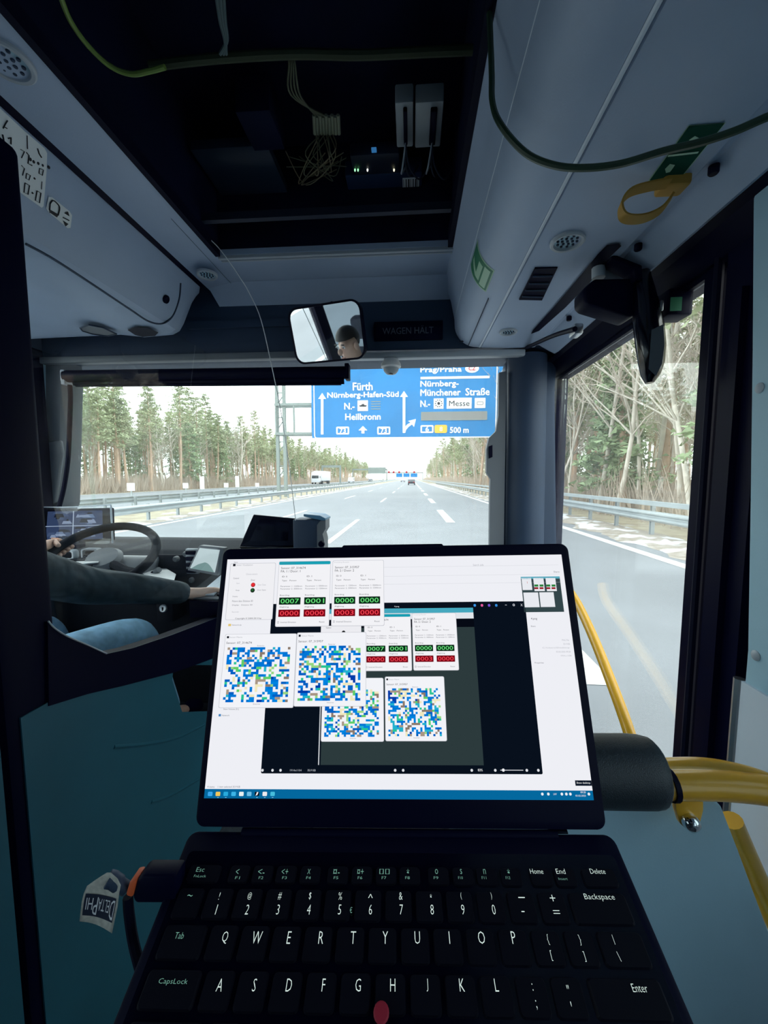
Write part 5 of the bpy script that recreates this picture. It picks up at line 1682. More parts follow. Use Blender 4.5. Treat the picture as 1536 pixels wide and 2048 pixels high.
# screen picture: flat print, one mesh
class Pic:
    def __init__(s): s.v = []; s.f = []; s.mi = []; s.m = []
    def mid(s, c):
        m = emis(tuple(q * 1.0 for q in lin(*c)), 1.0)
        if m not in s.m: s.m.append(m)
        return s.m.index(m)
    def poly(s, uv, c, lay):
        b = len(s.v)
        s.v += [SP(u, v, .02 + .04 * lay) for u, v in uv]
        s.f.append(tuple(range(b, b + len(uv)))); s.mi.append(s.mid(c))
    def rect(s, x0, y0, x1, y1, c, lay, r=0.0):
        a = S(x0, y0); b = S(x1, y1)
        s.uvrect(a[0], a[1], b[0], b[1], c, lay, r)
    def uvrect(s, a0, a1, b0, b1, c, lay, r=0.0):
        if r > 0:
            pts = [((a0 + b0) / 2 + x, (a1 + b1) / 2 + y) for x, y in rrect(abs(b0 - a0), abs(b1 - a1), r, 3)]
        else:
            pts = [(a0, a1), (b0, a1), (b0, b1), (a0, b1)]
        s.poly(pts, c, lay)
    def text(s, t, x0, y0, x1, y1, c, lay):
        a = S(x0, y0); b = S(x1, y1)
        s.uvtext(t, a[0], a[1], b[0], b[1], c, lay)
    def uvtext(s, t, a0, a1, b0, b1, c, lay):
        vs_, fs, xa, xb, ya, yb_ = text_mesh(t)
        b = len(s.v); k = s.mid(c)
        s.v += [SP(a0 + (x - xa) / max(xb - xa, 1e-6) * (b0 - a0), b1 + (y - ya) / max(yb_ - ya, 1e-6) * (a1 - b1), .02 + .04 * lay) for x, y in vs_]
        for f in fs: s.f.append(tuple(i + b for i in f)); s.mi.append(k)
    def disc(s, x, y, r, c, lay, n=12):
        u, v = S(x, y)
        s.poly([(u + r * math.cos(6.2832 * k / n), v + r * math.sin(6.2832 * k / n)) for k in range(n)], c, lay)
P_ = Pic()
DK = (28, 30, 44); MD = (110, 112, 122); LT = (176, 178, 186)
def c7(x, y): return 400 + x / 3.84, 1080 + y / 3.84
def c8(x, y): return 800 + x / 3.84, 1080 + y / 3.84
def R7(x0, y0, x1, y1, c, l, r=0.0): P_.rect(*c7(x0, y0), *c7(x1, y1), c, l, r)
def R8(x0, y0, x1, y1, c, l, r=0.0): P_.rect(*c8(x0, y0), *c8(x1, y1), c, l, r)
def T7(t, x0, y0, x1, y1, c, l): P_.text(t, *c7(x0, y0), *c7(x1, y1), c, l)
def T8(t, x0, y0, x1, y1, c, l): P_.text(t, *c8(x0, y0), *c8(x1, y1), c, l)
P_.uvrect(0, 0, SWm, SHm, (238, 239, 245), 0)
tv_ = S(800, 1580)[1]
P_.uvrect(0, tv_, SWm, SHm, (4, 104, 158), 1)
# explorer lines and texts
for y in (1134, 1152, 1168):
    a = S(800, y)[1]; P_.uvrect(100, a, SWm - 4, a + .25, (214, 216, 222), 1)
T8('Search side', 558, 184, 640, 198, LT, 1)
T8('Share', 1176, 238, 1222, 250, MD, 1)
P_.text('Home', *c7(262, 166), *c7(290, 176), MD, 1)
T7('Network.zip', 246, 648, 318, 661, MD, 1)
R7(218, 645, 238, 662, (226, 196, 112), 1)
T7('New Volume (D:)', 182, 1294, 298, 1310, MD, 1)
T7('Network', 168, 1342, 226, 1354, MD, 1)
R7(144, 1338, 160, 1356, (60, 130, 190), 1)
P_.text('4 items', 415, 1572, 429, 1576, MD, 1)
P_.text('1 item selected 35.9 KB', 436, 1572, 480, 1576, MD, 1)
# details pane on the other side
T8('4.png', 1002, 596, 1052, 616, DK, 1)
T8('Share', 1002, 656, 1038, 668, MD, 1)
for i, (t, x0, x1) in enumerate((('PNG File', 1240, 1296), ('35.9 KB', 1250, 1302), ('C:\\Users\\Desktop', 1090, 1300), ('03.02.2025 09:20', 1196, 1308), ('1914 x 1104', 1232, 1314))):
    T8(t, x0, 763 + 30 * i, x1, 775 + 30 * i, LT, 1)
T8('Properties', 1032, 938, 1102, 952, MD, 1)
# thumbnail
R8(924, 285, 1258, 552, (52, 70, 74), 1)
R8(924, 283, 1224, 296, (90, 170, 190), 2)
for x0, y0, x1, y1 in ((930, 292, 1014, 384), (1020, 292, 1110, 392), (1114, 292, 1202, 392), (944, 404, 1070, 516), (1066, 402, 1190, 514)):
    R8(x0, y0, x1, y1, (232, 234, 240), 2)
for x0 in (1028, 1068, 1120, 1160):
    R8(x0, 342, x0 + 32, 358, (40, 130, 60), 3); R8(x0, 363, x0 + 32, 377, (150, 30, 40), 3)
R8(972, 318, 976, 334, (200, 60, 60), 3)
# photo viewer window
A0 = S(544, 1208); B0 = S(1085, 1549)
P_.uvrect(A0[0], A0[1], B0[0], B0[1], (8, 16, 28), 1, 1.0)
I0 = S(650, 1228); I1 = S(967, 1531)
P_.uvrect(I0[0], I0[1], I1[0], I1[1], (44, 58, 60), 2)
P_.uvrect(I0[0] - 2, I0[1] + 6, I0[0] - 1.2, I1[1], (205, 210, 216), 2)
P_.uvrect(I0[0], I0[1] - 4, I1[0], I0[1] + 0, (70, 168, 190), 2)
P_.uvrect(I0[0], I0[1], I1[0], I0[1] + 5, (226, 230, 236), 3)
P_.uvrect(I0[0], I0[1] + 5, I1[0], I0[1] + 12, (6, 10, 20), 3)
P_.text('4.png', *c7(1490, 505), *c7(1528, 518), (220, 224, 232), 2)
for i, c in enumerate(((60, 150, 230), (230, 90, 160), (120, 80, 210), (50, 140, 220))):
    R8(562 + 55 * i, 492, 582 + 55 * i, 512, c, 2, .8)
R8(804, 498, 818, 501, (220, 224, 232), 2); R8(862, 490, 880, 508, (220, 224, 232), 2, .8); R8(866, 494, 876, 504, (8, 16, 28), 3, .5)
T8('X', 922, 490, 940, 508, (220, 224, 232), 2)
for px in (525, 545, 561, 790, 806, 943, 990, 1053, 1076):
    P_.disc(px, 1541, 1.0, (225, 228, 234), 2)
P_.text('1914x1104', 580, 1539, 603, 1543, (170, 176, 186), 2)
P_.text('35.9 KB', 615, 1539, 631, 1543, (190, 196, 206), 2)
P_.text('83%', 955, 1538, 965, 1543, (235, 238, 242), 2)
P_.rect(1000, 1540, 1046, 1541.4, (225, 228, 234), 2); P_.disc(1006, 1540.6, 1.1, (240, 242, 246), 3)

GRN, GT = (10, 42, 24), (110, 240, 130)
RED, RT = (120, 4, 20), (255, 70, 84)
def results(TL, BR, name, door, vals, lay, active, ID=('0', '1')):
    a = S(*TL); b = S(*BR)
    W0, H0 = b[0] - a[0], b[1] - a[1]
    def q(x, y): return a[0] + x * W0, a[1] + y * H0
    def rc(x0, y0, x1, y1, c, l, r=0.0): P_.uvrect(*q(x0, y0), *q(x1, y1), c, lay + l, r)
    def tx(t, x0, y0, x1, y1, c, l=2): P_.uvtext(t, *q(x0, y0), *q(x1, y1), c, lay + l)
    rc(-.008, -.006, 1.008, 1.008, (196, 198, 206), 0, 1.2)
    rc(0, 0, 1, 1, (242, 242, 246), 1, 1.2)
    if active: rc(0, 0, 1, .05, (24, 158, 178), 2, .8)
    tx('Counting Results', .02, .014, .32, .036, (70, 130, 140) if active else LT, 3)
    tx('Sensor: ' + name, .04, .085, .52, .125, DK)
    tx(door, .04, .135, .42, .172, DK)
    for i, x in enumerate((.05, .53)):
        tx('ID: ' + ID[i], x + .02, .225, x + .12, .25, DK)
        tx('Type:   Person', x + .02, .29, x + .30, .318, DK)
        tx('Parameter 1: %s' % ('1200mm' if i == 0 else '0500mm'), x, .38, x + .42, .402, MD)
        tx('Parameter 2: %s' % ('3000mm' if i == 0 else '1200mm'), x, .42, x + .42, .442, MD)
        tx('Boarding', x, .52, x + .18, .545, DK)
        rc(x - .01, .565, x + .40, .675, GRN, 2, .4)
        tx(vals[i][0], x + .02, .585, x + .37, .655, GT, 3)
        tx('Alighting', x, .70, x + .18, .725, DK)
        rc(x - .01, .75, x + .40, .86, RED, 2, .4)
        tx(vals[i][1], x + .02, .77, x + .37, .84, RT, 3)
    rc(.03, .925, .06, .955, (150, 152, 160), 2); rc(.036, .931, .054, .949, (246, 246, 250), 3)
    tx('Inverted Direction', .09, .928, .38, .952, MD)
    tx('Reset', .82, .928, .92, .95, MD)
def matrix(TL, BR, name, lay, seed, n=25, mrows=22):
    a = S(*TL); b = S(*BR)
    W0, H0 = b[0] - a[0], b[1] - a[1]
    def q(x, y): return a[0] + x * W0, a[1] + y * H0
    P_.uvrect(*q(-.006, -.005), *q(1.006, 1.006), (196, 198, 206), lay, 1.2)
    P_.uvrect(*q(0, 0), *q(1, 1), (242, 243, 248), lay + 1, 1.2)
    P_.uvrect(*q(.02, .025), *q(.05, .055), (24, 26, 36), lay + 2)
    P_.uvtext('Sensor Matrix', *q(.06, .03), *q(.24, .052), LT, lay + 2)
    P_.uvtext('Sensor: ' + name, *q(.02, .105), *q(.38, .14), DK, lay + 2)
    P_.uvtext('Exterior', *q(.46, .155), *q(.56, .172), MD, lay + 2)
    P_.uvtext('Interior', *q(.46, .945), *q(.56, .962), MD, lay + 2)
    rg = random.Random(seed)
    pal = [(0, 118, 214), (0, 132, 224), (0, 96, 196), (0, 60, 170), (40, 196, 150), (96, 206, 104), (150, 214, 130), (140, 122, 108), (168, 150, 132), (240, 232, 190), (34, 178, 206)]
    wts = [20, 16, 8, 2, 4, 5, 4, 5, 4, 4, 4]
    grid = {}
    for j in range(mrows):
        for i in range(n):
            if rg.random() < .55:
                c = rg.choices(pal, wts)[0]
                nb = grid.get((i - 1, j)) or grid.get((i, j - 1))
                if nb and rg.random() < .5: c = nb
                grid[(i, j)] = c
                x0, y0 = .045 + .88 * i / n, .185 + .745 * j / mrows
                P_.uvrect(*q(x0, y0), *q(x0 + .88 / n * 1.02, y0 + .745 / mrows * 1.02), c, lay + 2)
vA = (('0007', '0000'), ('0001', '0000')); vB = (('0000', '0003'), ('0000', '0000'))
# windows inside the viewed picture
results((729, 1229), (823, 1341), '07_314674', 'FA: 1 / Door: 1', vA, 4, True)
results((824, 1227), (917, 1340), '07_315957', 'FA: 2 / Door: 2', vB, 4, False)
matrix((646, 1357), (767, 1483), '07_314674', 4, 5)
matrix((770, 1354), (893, 1482), '07_315957', 4, 6)
P_.rect(642, 1252, 722, 1290, (236, 236, 241), 4); P_.disc(687, 1265, 1.6, (20, 24, 26), 5)
P_.text('Control', 652, 1254, 662, 1257, DK, 5)
# front windows
a_, b__ = c7(236, 180), c7(556, 612)
P_.rect(a_[0], a_[1], b__[0], b__[1], (196, 198, 206), 9, 1.2)
P_.rect(a_[0] + .8, a_[1] + .8, b__[0] - .8, b__[1] - .8, (239, 239, 243), 10, 1.2)
R7(256, 184, 274, 202, (24, 26, 36), 11)
T7('Sensor Visualization', 282, 186, 406, 198, LT, 11)
T7('Choose sensors', 356, 256, 442, 268, LT, 11)
T7('Control', 258, 288, 300, 300, MD, 11)
T7('Start', 282, 328, 306, 338, LT, 11); T7('Stop', 276, 382, 304, 394, MD, 11)
T7('Door', 394, 302, 424, 314, MD, 11)
P_.disc(*c7(409, 345), 2.0, (170, 20, 30), 11, 16); P_.disc(*c7(408, 343), 1.5, (228, 46, 52), 12, 14)
P_.disc(*c7(405, 387), 2.0, (14, 40, 22), 11, 16); P_.disc(*c7(404, 384), 1.2, (38, 92, 48), 12, 12)
T7('Door Close', 446, 338, 506, 350, LT, 11); T7('Door Open', 442, 380, 506, 392, MD, 11)
T7('Display', 252, 430, 292, 441, MD, 11)
T7('Picture data: Distance 3D', 250, 463, 408, 475, MD, 11)
T7('Display:   Distance 3D', 250, 495, 404, 507, MD, 11)
T7('Recorder', 248, 548, 300, 558, LT, 11)
T7('Copyright © 2004-2014 by', 272, 597, 472, 610, DK, 11)
results(c7(611, 168), c7(988, 660), '07_314674', 'FA: 1 / Door: 1', vA, 9, True)
results(c7(1022, 162), c7(1412, 655), '07_315957', 'FA: 2 / Door: 2', vB, 9, False)
matrix((452, 1269), (586, 1415), '07_314674', 9, 1)
matrix((595, 1266), (731, 1412), '07_315957', 9, 2)
# taskbar
ic = ((60, 170, 240), (240, 200, 90), (40, 170, 220), (60, 180, 230), (230, 240, 240), (110, 190, 230), (14, 16, 24), (235, 236, 240), (70, 190, 220))
for i, c in enumerate(ic):
    x = 380 + (148 + 57 * i) / 3.657
    P_.rect(x - 4.2, 1584, x + 4.2, 1592.5, c, 2, .6)
    if i in (1, 2, 6, 7, 8): P_.rect(x - 1.5, 1595, x + 1.5, 1596, (150, 210, 240), 2)
P_.rect(380 + 140 / 3.657, 1587.9, 380 + 156 / 3.657, 1588.3, (4, 104, 158), 3)
P_.poly([S(*q) for q in ((511, 1592), (514, 1584.5), (517, 1584.5), (515, 1590))], (240, 240, 244), 3)
for x in (1084, 1096, 1123, 1132, 1140, 1177):
    P_.disc(x, 1588.5, 1.0, (235, 240, 246), 2)
P_.text('LAV', 1106, 1586.5, 1113, 1590.5, (240, 244, 248), 2)
P_.text('09:20', 1160, 1583, 1171, 1587, (245, 247, 250), 2)
P_.text('03.02.2025', 1150, 1590, 1171, 1593.5, (245, 247, 250), 2)
P_.rect(1149, 1561, 1183, 1572, (10, 20, 36), 3); P_.text('Show desktop', 1152, 1564, 1180, 1569, (240, 242, 246), 4)
me = bpy.data.meshes.new('screen_picture')
me.from_pydata([tuple(v) for v in P_.v], [], P_.f)
for m in P_.m: me.materials.append(m)
me.polygons.foreach_set('material_index', P_.mi)
me.update()
o = link('screen', me, None, lap)
o['label'] = 'lit screen with counting windows and coloured sensor grids'

# ---- base: frame with origin at the hinge centre
hc = SP((LU0 + LU1) / 2, HV)
q1_ = Vector((0, 0, 0))
kb = (0.0, .43, -.90)
ln_ = math.hypot(kb[1], kb[2])
BX = LX.copy()
BY = (CW(0, kb[1], kb[2]) - CW(0, 0, 0)).normalized()           # towards the sitter
BY = (BY - BX * BY.dot(BX)).normalized()
BN = BX.cross(BY); BN = BN if BN.dot(CAM - hc) > 0 else -BN
def BP(u, s, lift=0.0):
    return hc + BX * (u * .001) + BY * (s * .001) + BN * (lift * .001)
def base_uv(px, py):
    d = ray(px, py); t = (hc - CAM).dot(BN) / d.dot(BN); p = CAM + d * t - hc
    return p.dot(BX) * 1000, p.dot(BY) * 1000
bw = base_uv(1220, 1662)[0] - base_uv(384, 1662)[0]
bc = (base_uv(1300, 1850)[0] + base_uv(308, 1850)[0]) / 2
BWm, BDm = 322.0, 222.0
out = [(bc + x, BDm / 2 - 2 + y) for x, y in rrect(BWm, BDm, 7, 4)]
prism('base', [BP(u, s, 0) for u, s in out], -BN * .013, M['black'], lap, .0015)
tube('hinge_bar', [BP(bc - 120, -1.5, -1), BP(bc + 120, -1.5, -1)], .0032, M['black'], lap, 10, sm=False)
uv = [base_uv(px, py) for px, py in ((1098, 1662), (1134, 1664))]
box('hinge_catch', BP((uv[0][0] + uv[1][0]) / 2, uv[0][1], .4), (.014, .004, .0012), M['black_gloss'], lap, basis(BX, BY), .0004)
M['key'] = mat('matt_black_key', (0.0012, 0.0018, 0.008), 0.6, spec=0.15)
M['legend'] = mat('backlit_white_legend', (0.5, 0.55, 0.52), 0.6, emit=(0.85, 1.0, 0.92), es=0.65)
M['legend2'] = mat('dim_green_legend', (0.3, 0.5, 0.42), 0.6, emit=(0.35, 0.8, 0.6), es=0.30)
well = [(bc + x, 70 + y) for x, y in rrect(BWm - 12, 118, 3, 3)]
mesh('keyboard_well', [BP(u, s, .05) for u, s in well], [tuple(range(len(well)))], M['black_gloss'], lap)
PIT = 20.3
def legend_uv(px, py):
    o_ = hc + BN * .00198
    d = ray(px, py); t = (o_ - CAM).dot(BN) / d.dot(BN); p = CAM + d * t - o_
    return p.dot(BX) * 1000, p.dot(BY) * 1000
sF, sD, sQ, sA = (legend_uv(760, 1749)[1] + .3, legend_uv(760, 1807)[1] + .8, legend_uv(760, 1875)[1] + 3.2, legend_uv(760, 1970)[1] + 3.2)
sZ = 2 * sA - sQ
def key(u, s, wd, ht, legends):
    bm = bmesh.new()
    pts = rrect(wd - 2.6, ht - 2.4, 2.4, 3)
    lo_ = [bm.verts.new(BP(u + x, s + y, .1)) for x, y in pts]
    hi_ = [bm.verts.new(BP(u + x * .93, s + y * .92, 1.9)) for x, y in pts]
    n_ = len(pts)
    for k in range(n_): bm.faces.new((lo_[k], lo_[(k + 1) % n_], hi_[(k + 1) % n_], hi_[k]))
    bm.faces.new(hi_)
    ko = from_bm('key', bm, M['key'], lap)
    for (t, px, py, wpx, hpx, dim) in legends:
        uu, ss = legend_uv(px, py)
        h2 = legend_uv(px, py + hpx / 2)[1] - legend_uv(px, py - hpx / 2)[1]
        vs_, fs, a, b, c, d = text_mesh(t, -0.012)
        w2 = legend_uv(px + wpx / 2, py)[0] - legend_uv(px - wpx / 2, py)[0]
        if len(t) == 1 and t not in '-_=+~^':
            w2 = min(w2 * 1.3, (b - a) / max(d - c, 1e-6) * h2 * .72)
        P = [BP(uu + ((x - a) / max(b - a, 1e-6) - .5) * w2, ss - ((y - c) / max(d - c, 1e-6) - .5) * h2, 1.98) for x, y in vs_]
        mesh('legend', P, fs, M['legend2'] if dim else M['legend'], ko)
    return ko
# letters: (text, px, py, width, height)
def row(txt, x0, dx, y, hgt, s, first_u, ht=18.6):
    for i, ch in enumerate(txt):
        key(first_u + i * PIT, s, PIT, ht, [(ch, x0 + dx * i, y, 2.6 if ch == 'I' else (22 if ch in 'WM' else 16), hgt, False)])
kc = bc
L0 = kc - 7.5 * PIT
row('QWERTYUIOP', 450, 64.1, 1875, 25, sQ, L0 + 2.0 * PIT)
row('ASDFGHJKL', 440, 69.1, 1970, 26, sA, L0 + 2.25 * PIT)
row('ZXCVBNM', 480, 75, 2075, 27, sZ, L0 + 2.75 * PIT)
dig = '1234567890'; shf = '!@#$%^&*()'
for i in range(10):
    lg = [(dig[i], 433 + 61.6 * i, 1819, 7 if dig[i] == '1' else 14, 20, False), (shf[i], 439 + 60.4 * i, 1792, {'!': 3, '@': 14, '%': 14, '&': 10, '(': 5, ')': 5, '*': 6}.get(shf[i], 9), 8 if shf[i] in '^*' else 15, False)]
    if dig[i] == '5': lg.append(('€', 702, 1820, 9, 12, True))
    key(L0 + (1.5 + i) * PIT, sD, PIT, 18.4, lg)
key(L0 + .5 * PIT, sD, PIT, 18.4, [('~', 380, 1791, 10, 4, True)])
key(L0 + 11.5 * PIT, sD, PIT, 18.4, [('_', 1043, 1795, 13, 2, False), ('-', 1046, 1823, 6, 2, False)])
key(L0 + 12.5 * PIT, sD, PIT, 18.4, [('+', 1105, 1796, 11, 13, False), ('=', 1113, 1824, 13, 7, False)])
key(L0 + 14 * PIT, sD, 2 * PIT, 18.4, [('Backspace', 1199, 1795, 60, 15, False)])
key(L0 + .75 * PIT, sQ, 1.5 * PIT, 18.4, [('Tab', 359, 1871, 18, 13, True)])
key(L0 + 12 * PIT, sQ, PIT, 18.4, [('{', 1096, 1879, 6, 22, False), ('[', 1103, 1911, 5, 21, False)])
key(L0 + 13 * PIT, sQ, PIT, 18.4, [('}', 1160, 1880, 6, 22, False), (']', 1169, 1913, 5, 21, False)])
key(L0 + 14.25 * PIT, sQ, 1.5 * PIT, 18.4, [('|', 1227, 1879, 2.5, 20, False), ('\\', 1238, 1913, 10, 20, False)])
key(L0 + .875 * PIT, sA, 1.75 * PIT, 18.4, [('CapsLock', 346, 1964, 58, 14, True)])
key(L0 + 11.25 * PIT, sA, PIT, 18.4, [(':', 1065, 1974, 3, 15, False), (';', 1073, 2010, 4, 20, False)])
key(L0 + 12.25 * PIT, sA, PIT, 18.4, [('"', 1135, 1974, 6, 8, False), ("'", 1142, 2008, 3, 10, False)])
key(L0 + 13.9 * PIT, sA, 2.2 * PIT, 18.4, [('Enter', 1279, 1976, 30, 17, False)])
key(L0 + 1.1 * PIT, sZ, 2.2 * PIT, 18.4, [('Shift', 320, 2075, 40, 17, True)])
for k, ch in enumerate(',./'):
    key(L0 + (9.75 + k) * PIT, sZ, PIT, 18.4, [(ch, 1000 + 75 * k, 2080, 6, 16, False)])
key(L0 + 13.6 * PIT, sZ, 2.7 * PIT, 18.4, [('Shift', 1320, 2085, 40, 17, False)])
fx = (475, 522, 569, 617, 672, 720, 768, 815, 872, 921, 968, 1016)
top_ic = ('◁', '◁-', '◁+', 'X', '☼-', '☼+', '▭▭', '*', '□', '♪', '◠', '☆')
fu = [base_uv(x, 1748)[0] for x in fx]
icons = ('<', '<-', '<+', 'X', '¤-', '¤+', '[][]', '*', 'o', 's', 'n', '*')
for i in range(12):
    key(fu[i] + 1.5, sF, 17.2, 12.6, [(icons[i], fx[i] + (1 if i else 0), 1743, 20 if i == 6 else (13 if len(icons[i]) > 1 else 9), 10, True), ('F%d' % (i + 1), fx[i], 1755.5, 9, 5.5, True)])
ue = base_uv(400, 1748)[0]
key(ue + 3, sF, 26, 12.6, [('Esc', 401, 1739, 16, 9, True), ('FnLock', 400, 1752, 24, 5, True)])
for t, x, w2, extra in (('Home', 1073, 26, None), ('End', 1121, 18, 'Insert'), ('Delete', 1195, 30, None)):
    u_ = base_uv(x, 1748)[0]
    lg = [(t, x, 1742.5, w2, 10, False)]
    if extra: lg.append((extra, x + 5, 1757.5, 18, 5, True))
    key(u_ + (2 if t != 'Delete' else 0), sF, 17.2 if t != 'Delete' else 26, 12.6, lg)
key(kc - 10, sZ + 19.6, 5.2 * PIT, 18, [])
for x in (-6.9, -5.6, -4.3, -3.3, 2.9, 4.0, 5.1, 6.3):
    key(kc + x * PIT, sZ + 19.6, 1.1 * PIT, 18, [])
# red pointing stick and touchpad
uu, ss = base_uv(763, 2030)
Rn = Matrix.Translation(BP(uu, ss, 0)) @ basis(BX, None, BN).to_4x4()
lathe('pointing_stick', [(.0030, 0), (.0030, .0022), (.0042, .0028), (.0044, .0038), (.0036, .0048), (0, .0052)], mat('red_rubber_cap', (0.40, 0.012, 0.04), 0.6), lap, Rn, 18)
box('touchpad', BP(kc - 6, 172, .1), (.115, .062, .0006), M['black_gloss'], lap, basis(BX, BY), .0002)

# ---- plug-in adapter on the laptop side, its cable and woven tag
def camq(px, py, zc):
    return CW((px - CX) / F_PX * zc, (py - CY) / F_PX * zc, zc)
ad = empty('usb_adapter', camq(300, 1780, 268), 'black plug-in adapter with an orange end at the laptop side', 'adapter')
prism('body', [camq(px, py, 266) for px, py in ((352, 1753), (282, 1752), (272, 1762), (264, 1795), (270, 1808), (352, 1808))], VF * .014, M['black'], ad, .002)
prism('orange_end', [camq(px, py, 265) for px, py in ((272, 1762), (258, 1764), (250, 1792), (264, 1797))], VF * .012, mat('orange_plastic', (0.75, 0.13, 0.04), 0.5), ad, .0015)
tube('cable', [camq(px, py, zc) for px, py, zc in ((256, 1793, 270), (258, 1825, 270), (266, 1880, 268), (280, 1935, 262), (300, 2000, 262))], .0032, M['rubber'], ad, 8)
tg = empty('woven_tag', camq(200, 1810, 268), 'cream woven tag reading DELTAPHI upside down, hanging off the adapter', 'tag')
tube('strap_stub', [camq(254, 1778, 271), camq(238, 1768, 270), camq(226, 1760, 270), camq(216, 1758, 269)], [.0042] * 6 + [.005] * 6 + [.0052] * 6 + [.005], M['header'], tg, 10)
# cloth sheet as a curved grid between two outlines
lft = [(214, 1745), (196, 1756), (171, 1774), (164, 1800), (161, 1824), (159, 1843)]
rgt = [(222, 1745), (243, 1764), (238, 1788), (236, 1810), (230, 1838), (224, 1867)]
def tagp(u, v, lift=0.0):
    k = min(int(v * 5), 4); f_ = v * 5 - k
    l = [lft[k][i] + (lft[k + 1][i] - lft[k][i]) * f_ for i in (0, 1)]
    r_ = [rgt[k][i] + (rgt[k + 1][i] - rgt[k][i]) * f_ for i in (0, 1)]
    px = l[0] + (r_[0] - l[0]) * u; py = l[1] + (r_[1] - l[1]) * u + 6 * math.sin(math.pi * u) * v * -1
    return camq(px, py, 266 + 5 * math.sin(u * 3.5) * v - lift)
vs_ = []; fs = []
for th in (0, -.9):
    for j_ in range(9):
        for i in range(9): vs_.append(tagp(i / 8, j_ / 8, th))
for j_ in range(8):
    for i in range(8):
        a = j_ * 9 + i
        fs += [(a, a + 1, a + 10, a + 9), (a + 81, a + 90, a + 91, a + 82)]
for k in range(8):
    fs += [(k, k + 81, k + 82, k + 1), (72 + k, 73 + k, 154 + k, 153 + k), (k * 9, k * 9 + 9, k * 9 + 90, k * 9 + 81), (k * 9 + 8, k * 9 + 89, k * 9 + 98, k * 9 + 17)]
mesh('cloth', vs_, fs, mat('cream_woven_cloth', (0.62, 0.60, 0.54), 0.9, var=0.15, scale=300), tg, True)
vs_ = []; fs = []
for j_ in range(7):
    for i in range(9): vs_.append(tagp(.06 + .88 * i / 8, .50 + .37 * j_ / 6, .5))
for j_ in range(6):
    for i in range(8):
        a = j_ * 9 + i; fs.append((a, a + 1, a + 10, a + 9))
mesh('navy_patch', vs_, fs, mat('navy_woven_patch', (0.012, 0.02, 0.05), 0.9), tg, True)
for t, ua, ub, big in (('D', .80, .92, 1), ('ELTA', .47, .78, 0), ('P', .33, .455, 1), ('HI', .12, .315, 0)):
    tv, tf, a, b, c, d = text_mesh(t)
    vlo, vhi = (.545, .84) if big else (.565, .76)
    mesh('lettering', [tagp(ub - (x - a) / (b - a) * (ub - ua), vlo + (y - c) / (d - c) * (vhi - vlo), .9) for x, y in tv], tf, M['white'], tg)

# ---- sitter carrying the laptop (behind the camera) and the seat
pod = struct(span('trim_7', (-.28, -1.1, FLOOR), (XR - .02, .40, .74), M['floor']), 'raised seat platform behind the partition', 'floor')
se = empty('passenger_seat', (.03, -.42, .74), 'dark fabric passenger seat on the raised platform', 'seat')
box('cushion', (.03, -.40, 1.08), (.44, .44, .09), M['fabric'], se, None, .03)
box('backrest', (.03, -.66, 1.42), (.44, .09, .66), M['fabric'], se, Matrix.Rotation(math.radians(-8), 3, 'X'), .03)
box('seat_pedestal', (.03, -.42, .89), (.20, .30, .30), M['black'], se, None, .01)
nb = BP(bc, BDm - 10, -13); fb = BP(bc, 50, -13)
pelv = Vector((.03, -.44, 1.235)); ch = Vector((.03, -.47, 1.58)); nk = Vector((.03, -.45, 1.80)); hd = Vector((.03, -.41, 1.95))
b = Sk()
i0 = b.add(pelv, .155, .12); i1 = b.add(ch, .17, .115, i0); i2 = b.add(nk, .06, .06, i1); i3 = b.add(hd - Vector((0, 0, .03)), .078, .088, i2); b.add(hd + Vector((0, 0, .08)), .072, .085, i3)
bj = Sk(); j0 = bj.add(pelv, .17, .135); j1 = bj.add(ch, .185, .13, j0); bj.add(nk - Vector((0, 0, .03)), .075, .072, j1)
bt = Sk(); t00 = bt.add(pelv - Vector((0, 0, .01)), .165, .13)
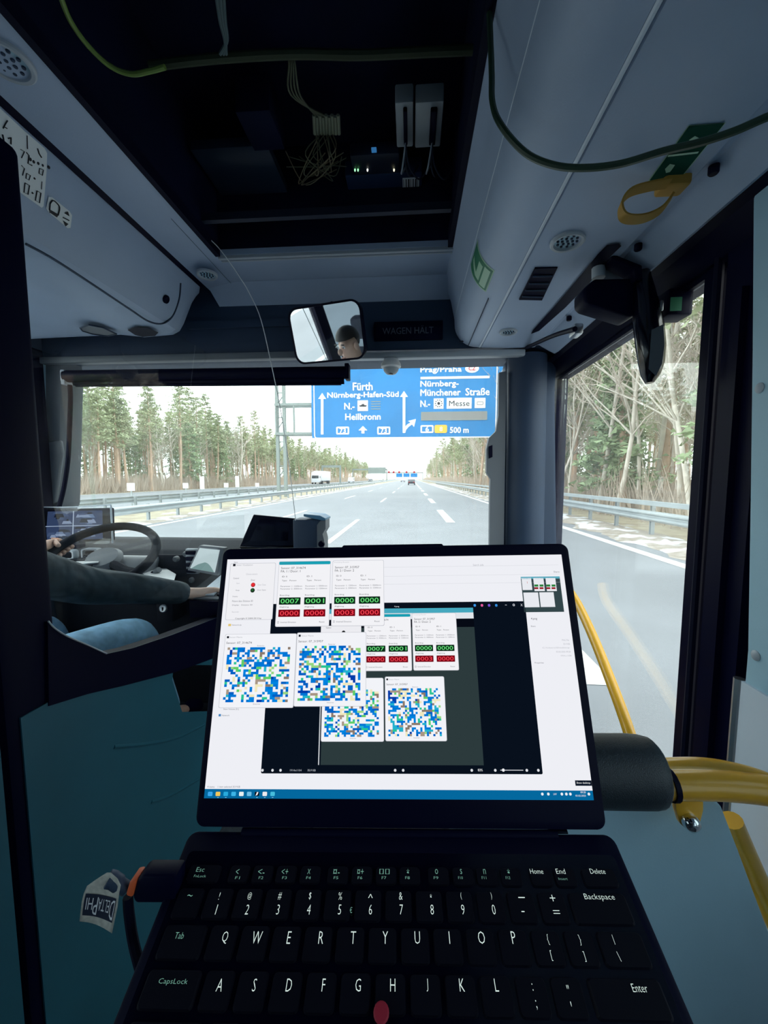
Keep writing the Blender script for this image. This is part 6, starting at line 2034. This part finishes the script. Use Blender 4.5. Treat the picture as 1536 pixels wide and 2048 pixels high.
for s in (-1, 1):
    sh = ch + Vector((s * .19, .02, .13)); el = Vector((.03 + s * .30, -.40, 1.42)); wr = Vector((.03 + s * .215, -.17, 1.385))
    q = b.add(sh, .058, None, i1); q = b.add(el, .043, None, q); q = b.add(wr, .027, .022, q)
    palm = b.add(wr + Vector((0, .05, -.01)), .036, .02, q)
    for k in range(4):
        r0 = wr + Vector(((k - 1.5) * .019, .085, -.014)); b.chain(palm, [(r0, .010), (r0 + Vector((0, .035, -.004)), .009), (r0 + Vector((0, .06, -.016)), .008)])
    b.chain(palm, [(wr + Vector((-s * .035, .05, -.008)), .011), (wr + Vector((-s * .055, .078, -.016)), .009)])
    q = bj.add(sh, .08, None, j1); q = bj.add(sh.lerp(el, .5), .07, None, q); q = bj.add(el, .06, None, q); bj.add(el.lerp(wr, .9), .04, None, q)
    hp = pelv + Vector((s * .10, .03, -.01)); kn = Vector((.03 + s * .13, fb.y - .03, 0)); 
    tt = (kn.y - nb.y) / (fb.y - nb.y); kn.z = nb.z + (fb.z - nb.z) * tt - .078
    an = Vector((kn.x, kn.y + .06, .74 + .10))
    q = b.add(hp, .08, None, i0); q = b.add(kn, .052, None, q); q = b.add(an, .034, None, q); b.add(an + Vector((0, .12, -.05)), .03, None, q)
    q = bt.add(hp, .10, None, t00); q = bt.add(hp.lerp(kn, .5), .088, None, q); q = bt.add(kn, .070, None, q); q = bt.add(kn.lerp(an, .5), .058, None, q); bt.add(an, .05, None, q)
ps_ = skin_obj('person', b.n, b.e, M['skin'])
tag(ps_, 'seated passenger in dark clothes carrying the laptop on the lap', 'person')
skin_obj('jacket', bj.n, bj.e, M['jacket'], ps_)
skin_obj('trousers', bt.n, bt.e, mat('black_trousers', (0.015, 0.018, 0.03), 0.85), ps_)
drv = ps_
blob('nose', hd + Vector((0, .100, .005)), (.014, .022, .026), M['skin'])
for s in (-1, 1):
    blob('ear', hd + Vector((s * .082, 0, .01)), (.012, .022, .034), M['skin'])
    blob('eye', hd + Vector((s * .034, .083, .035)), (.014, .008, .009), M['white'])
    blob('iris', hd + Vector((s * .034, .0895, .035)), (.006, .004, .006), M['ink'])
blob('mouth', hd + Vector((0, .088, -.045)), (.024, .008, .006), bpy.data.materials['lips'])
blob('hair', hd + Vector((0, -.022, .075)), (.086, .092, .080), M['hair'])
for s in (-1, 1):
    bm = bmesh.new(); add_box(bm, (.03 + s * .13, fb.y + .09, .775), (.09, .27, .07), None, .03, 3); from_bm('shoe', bm, M['black'], ps_, True)
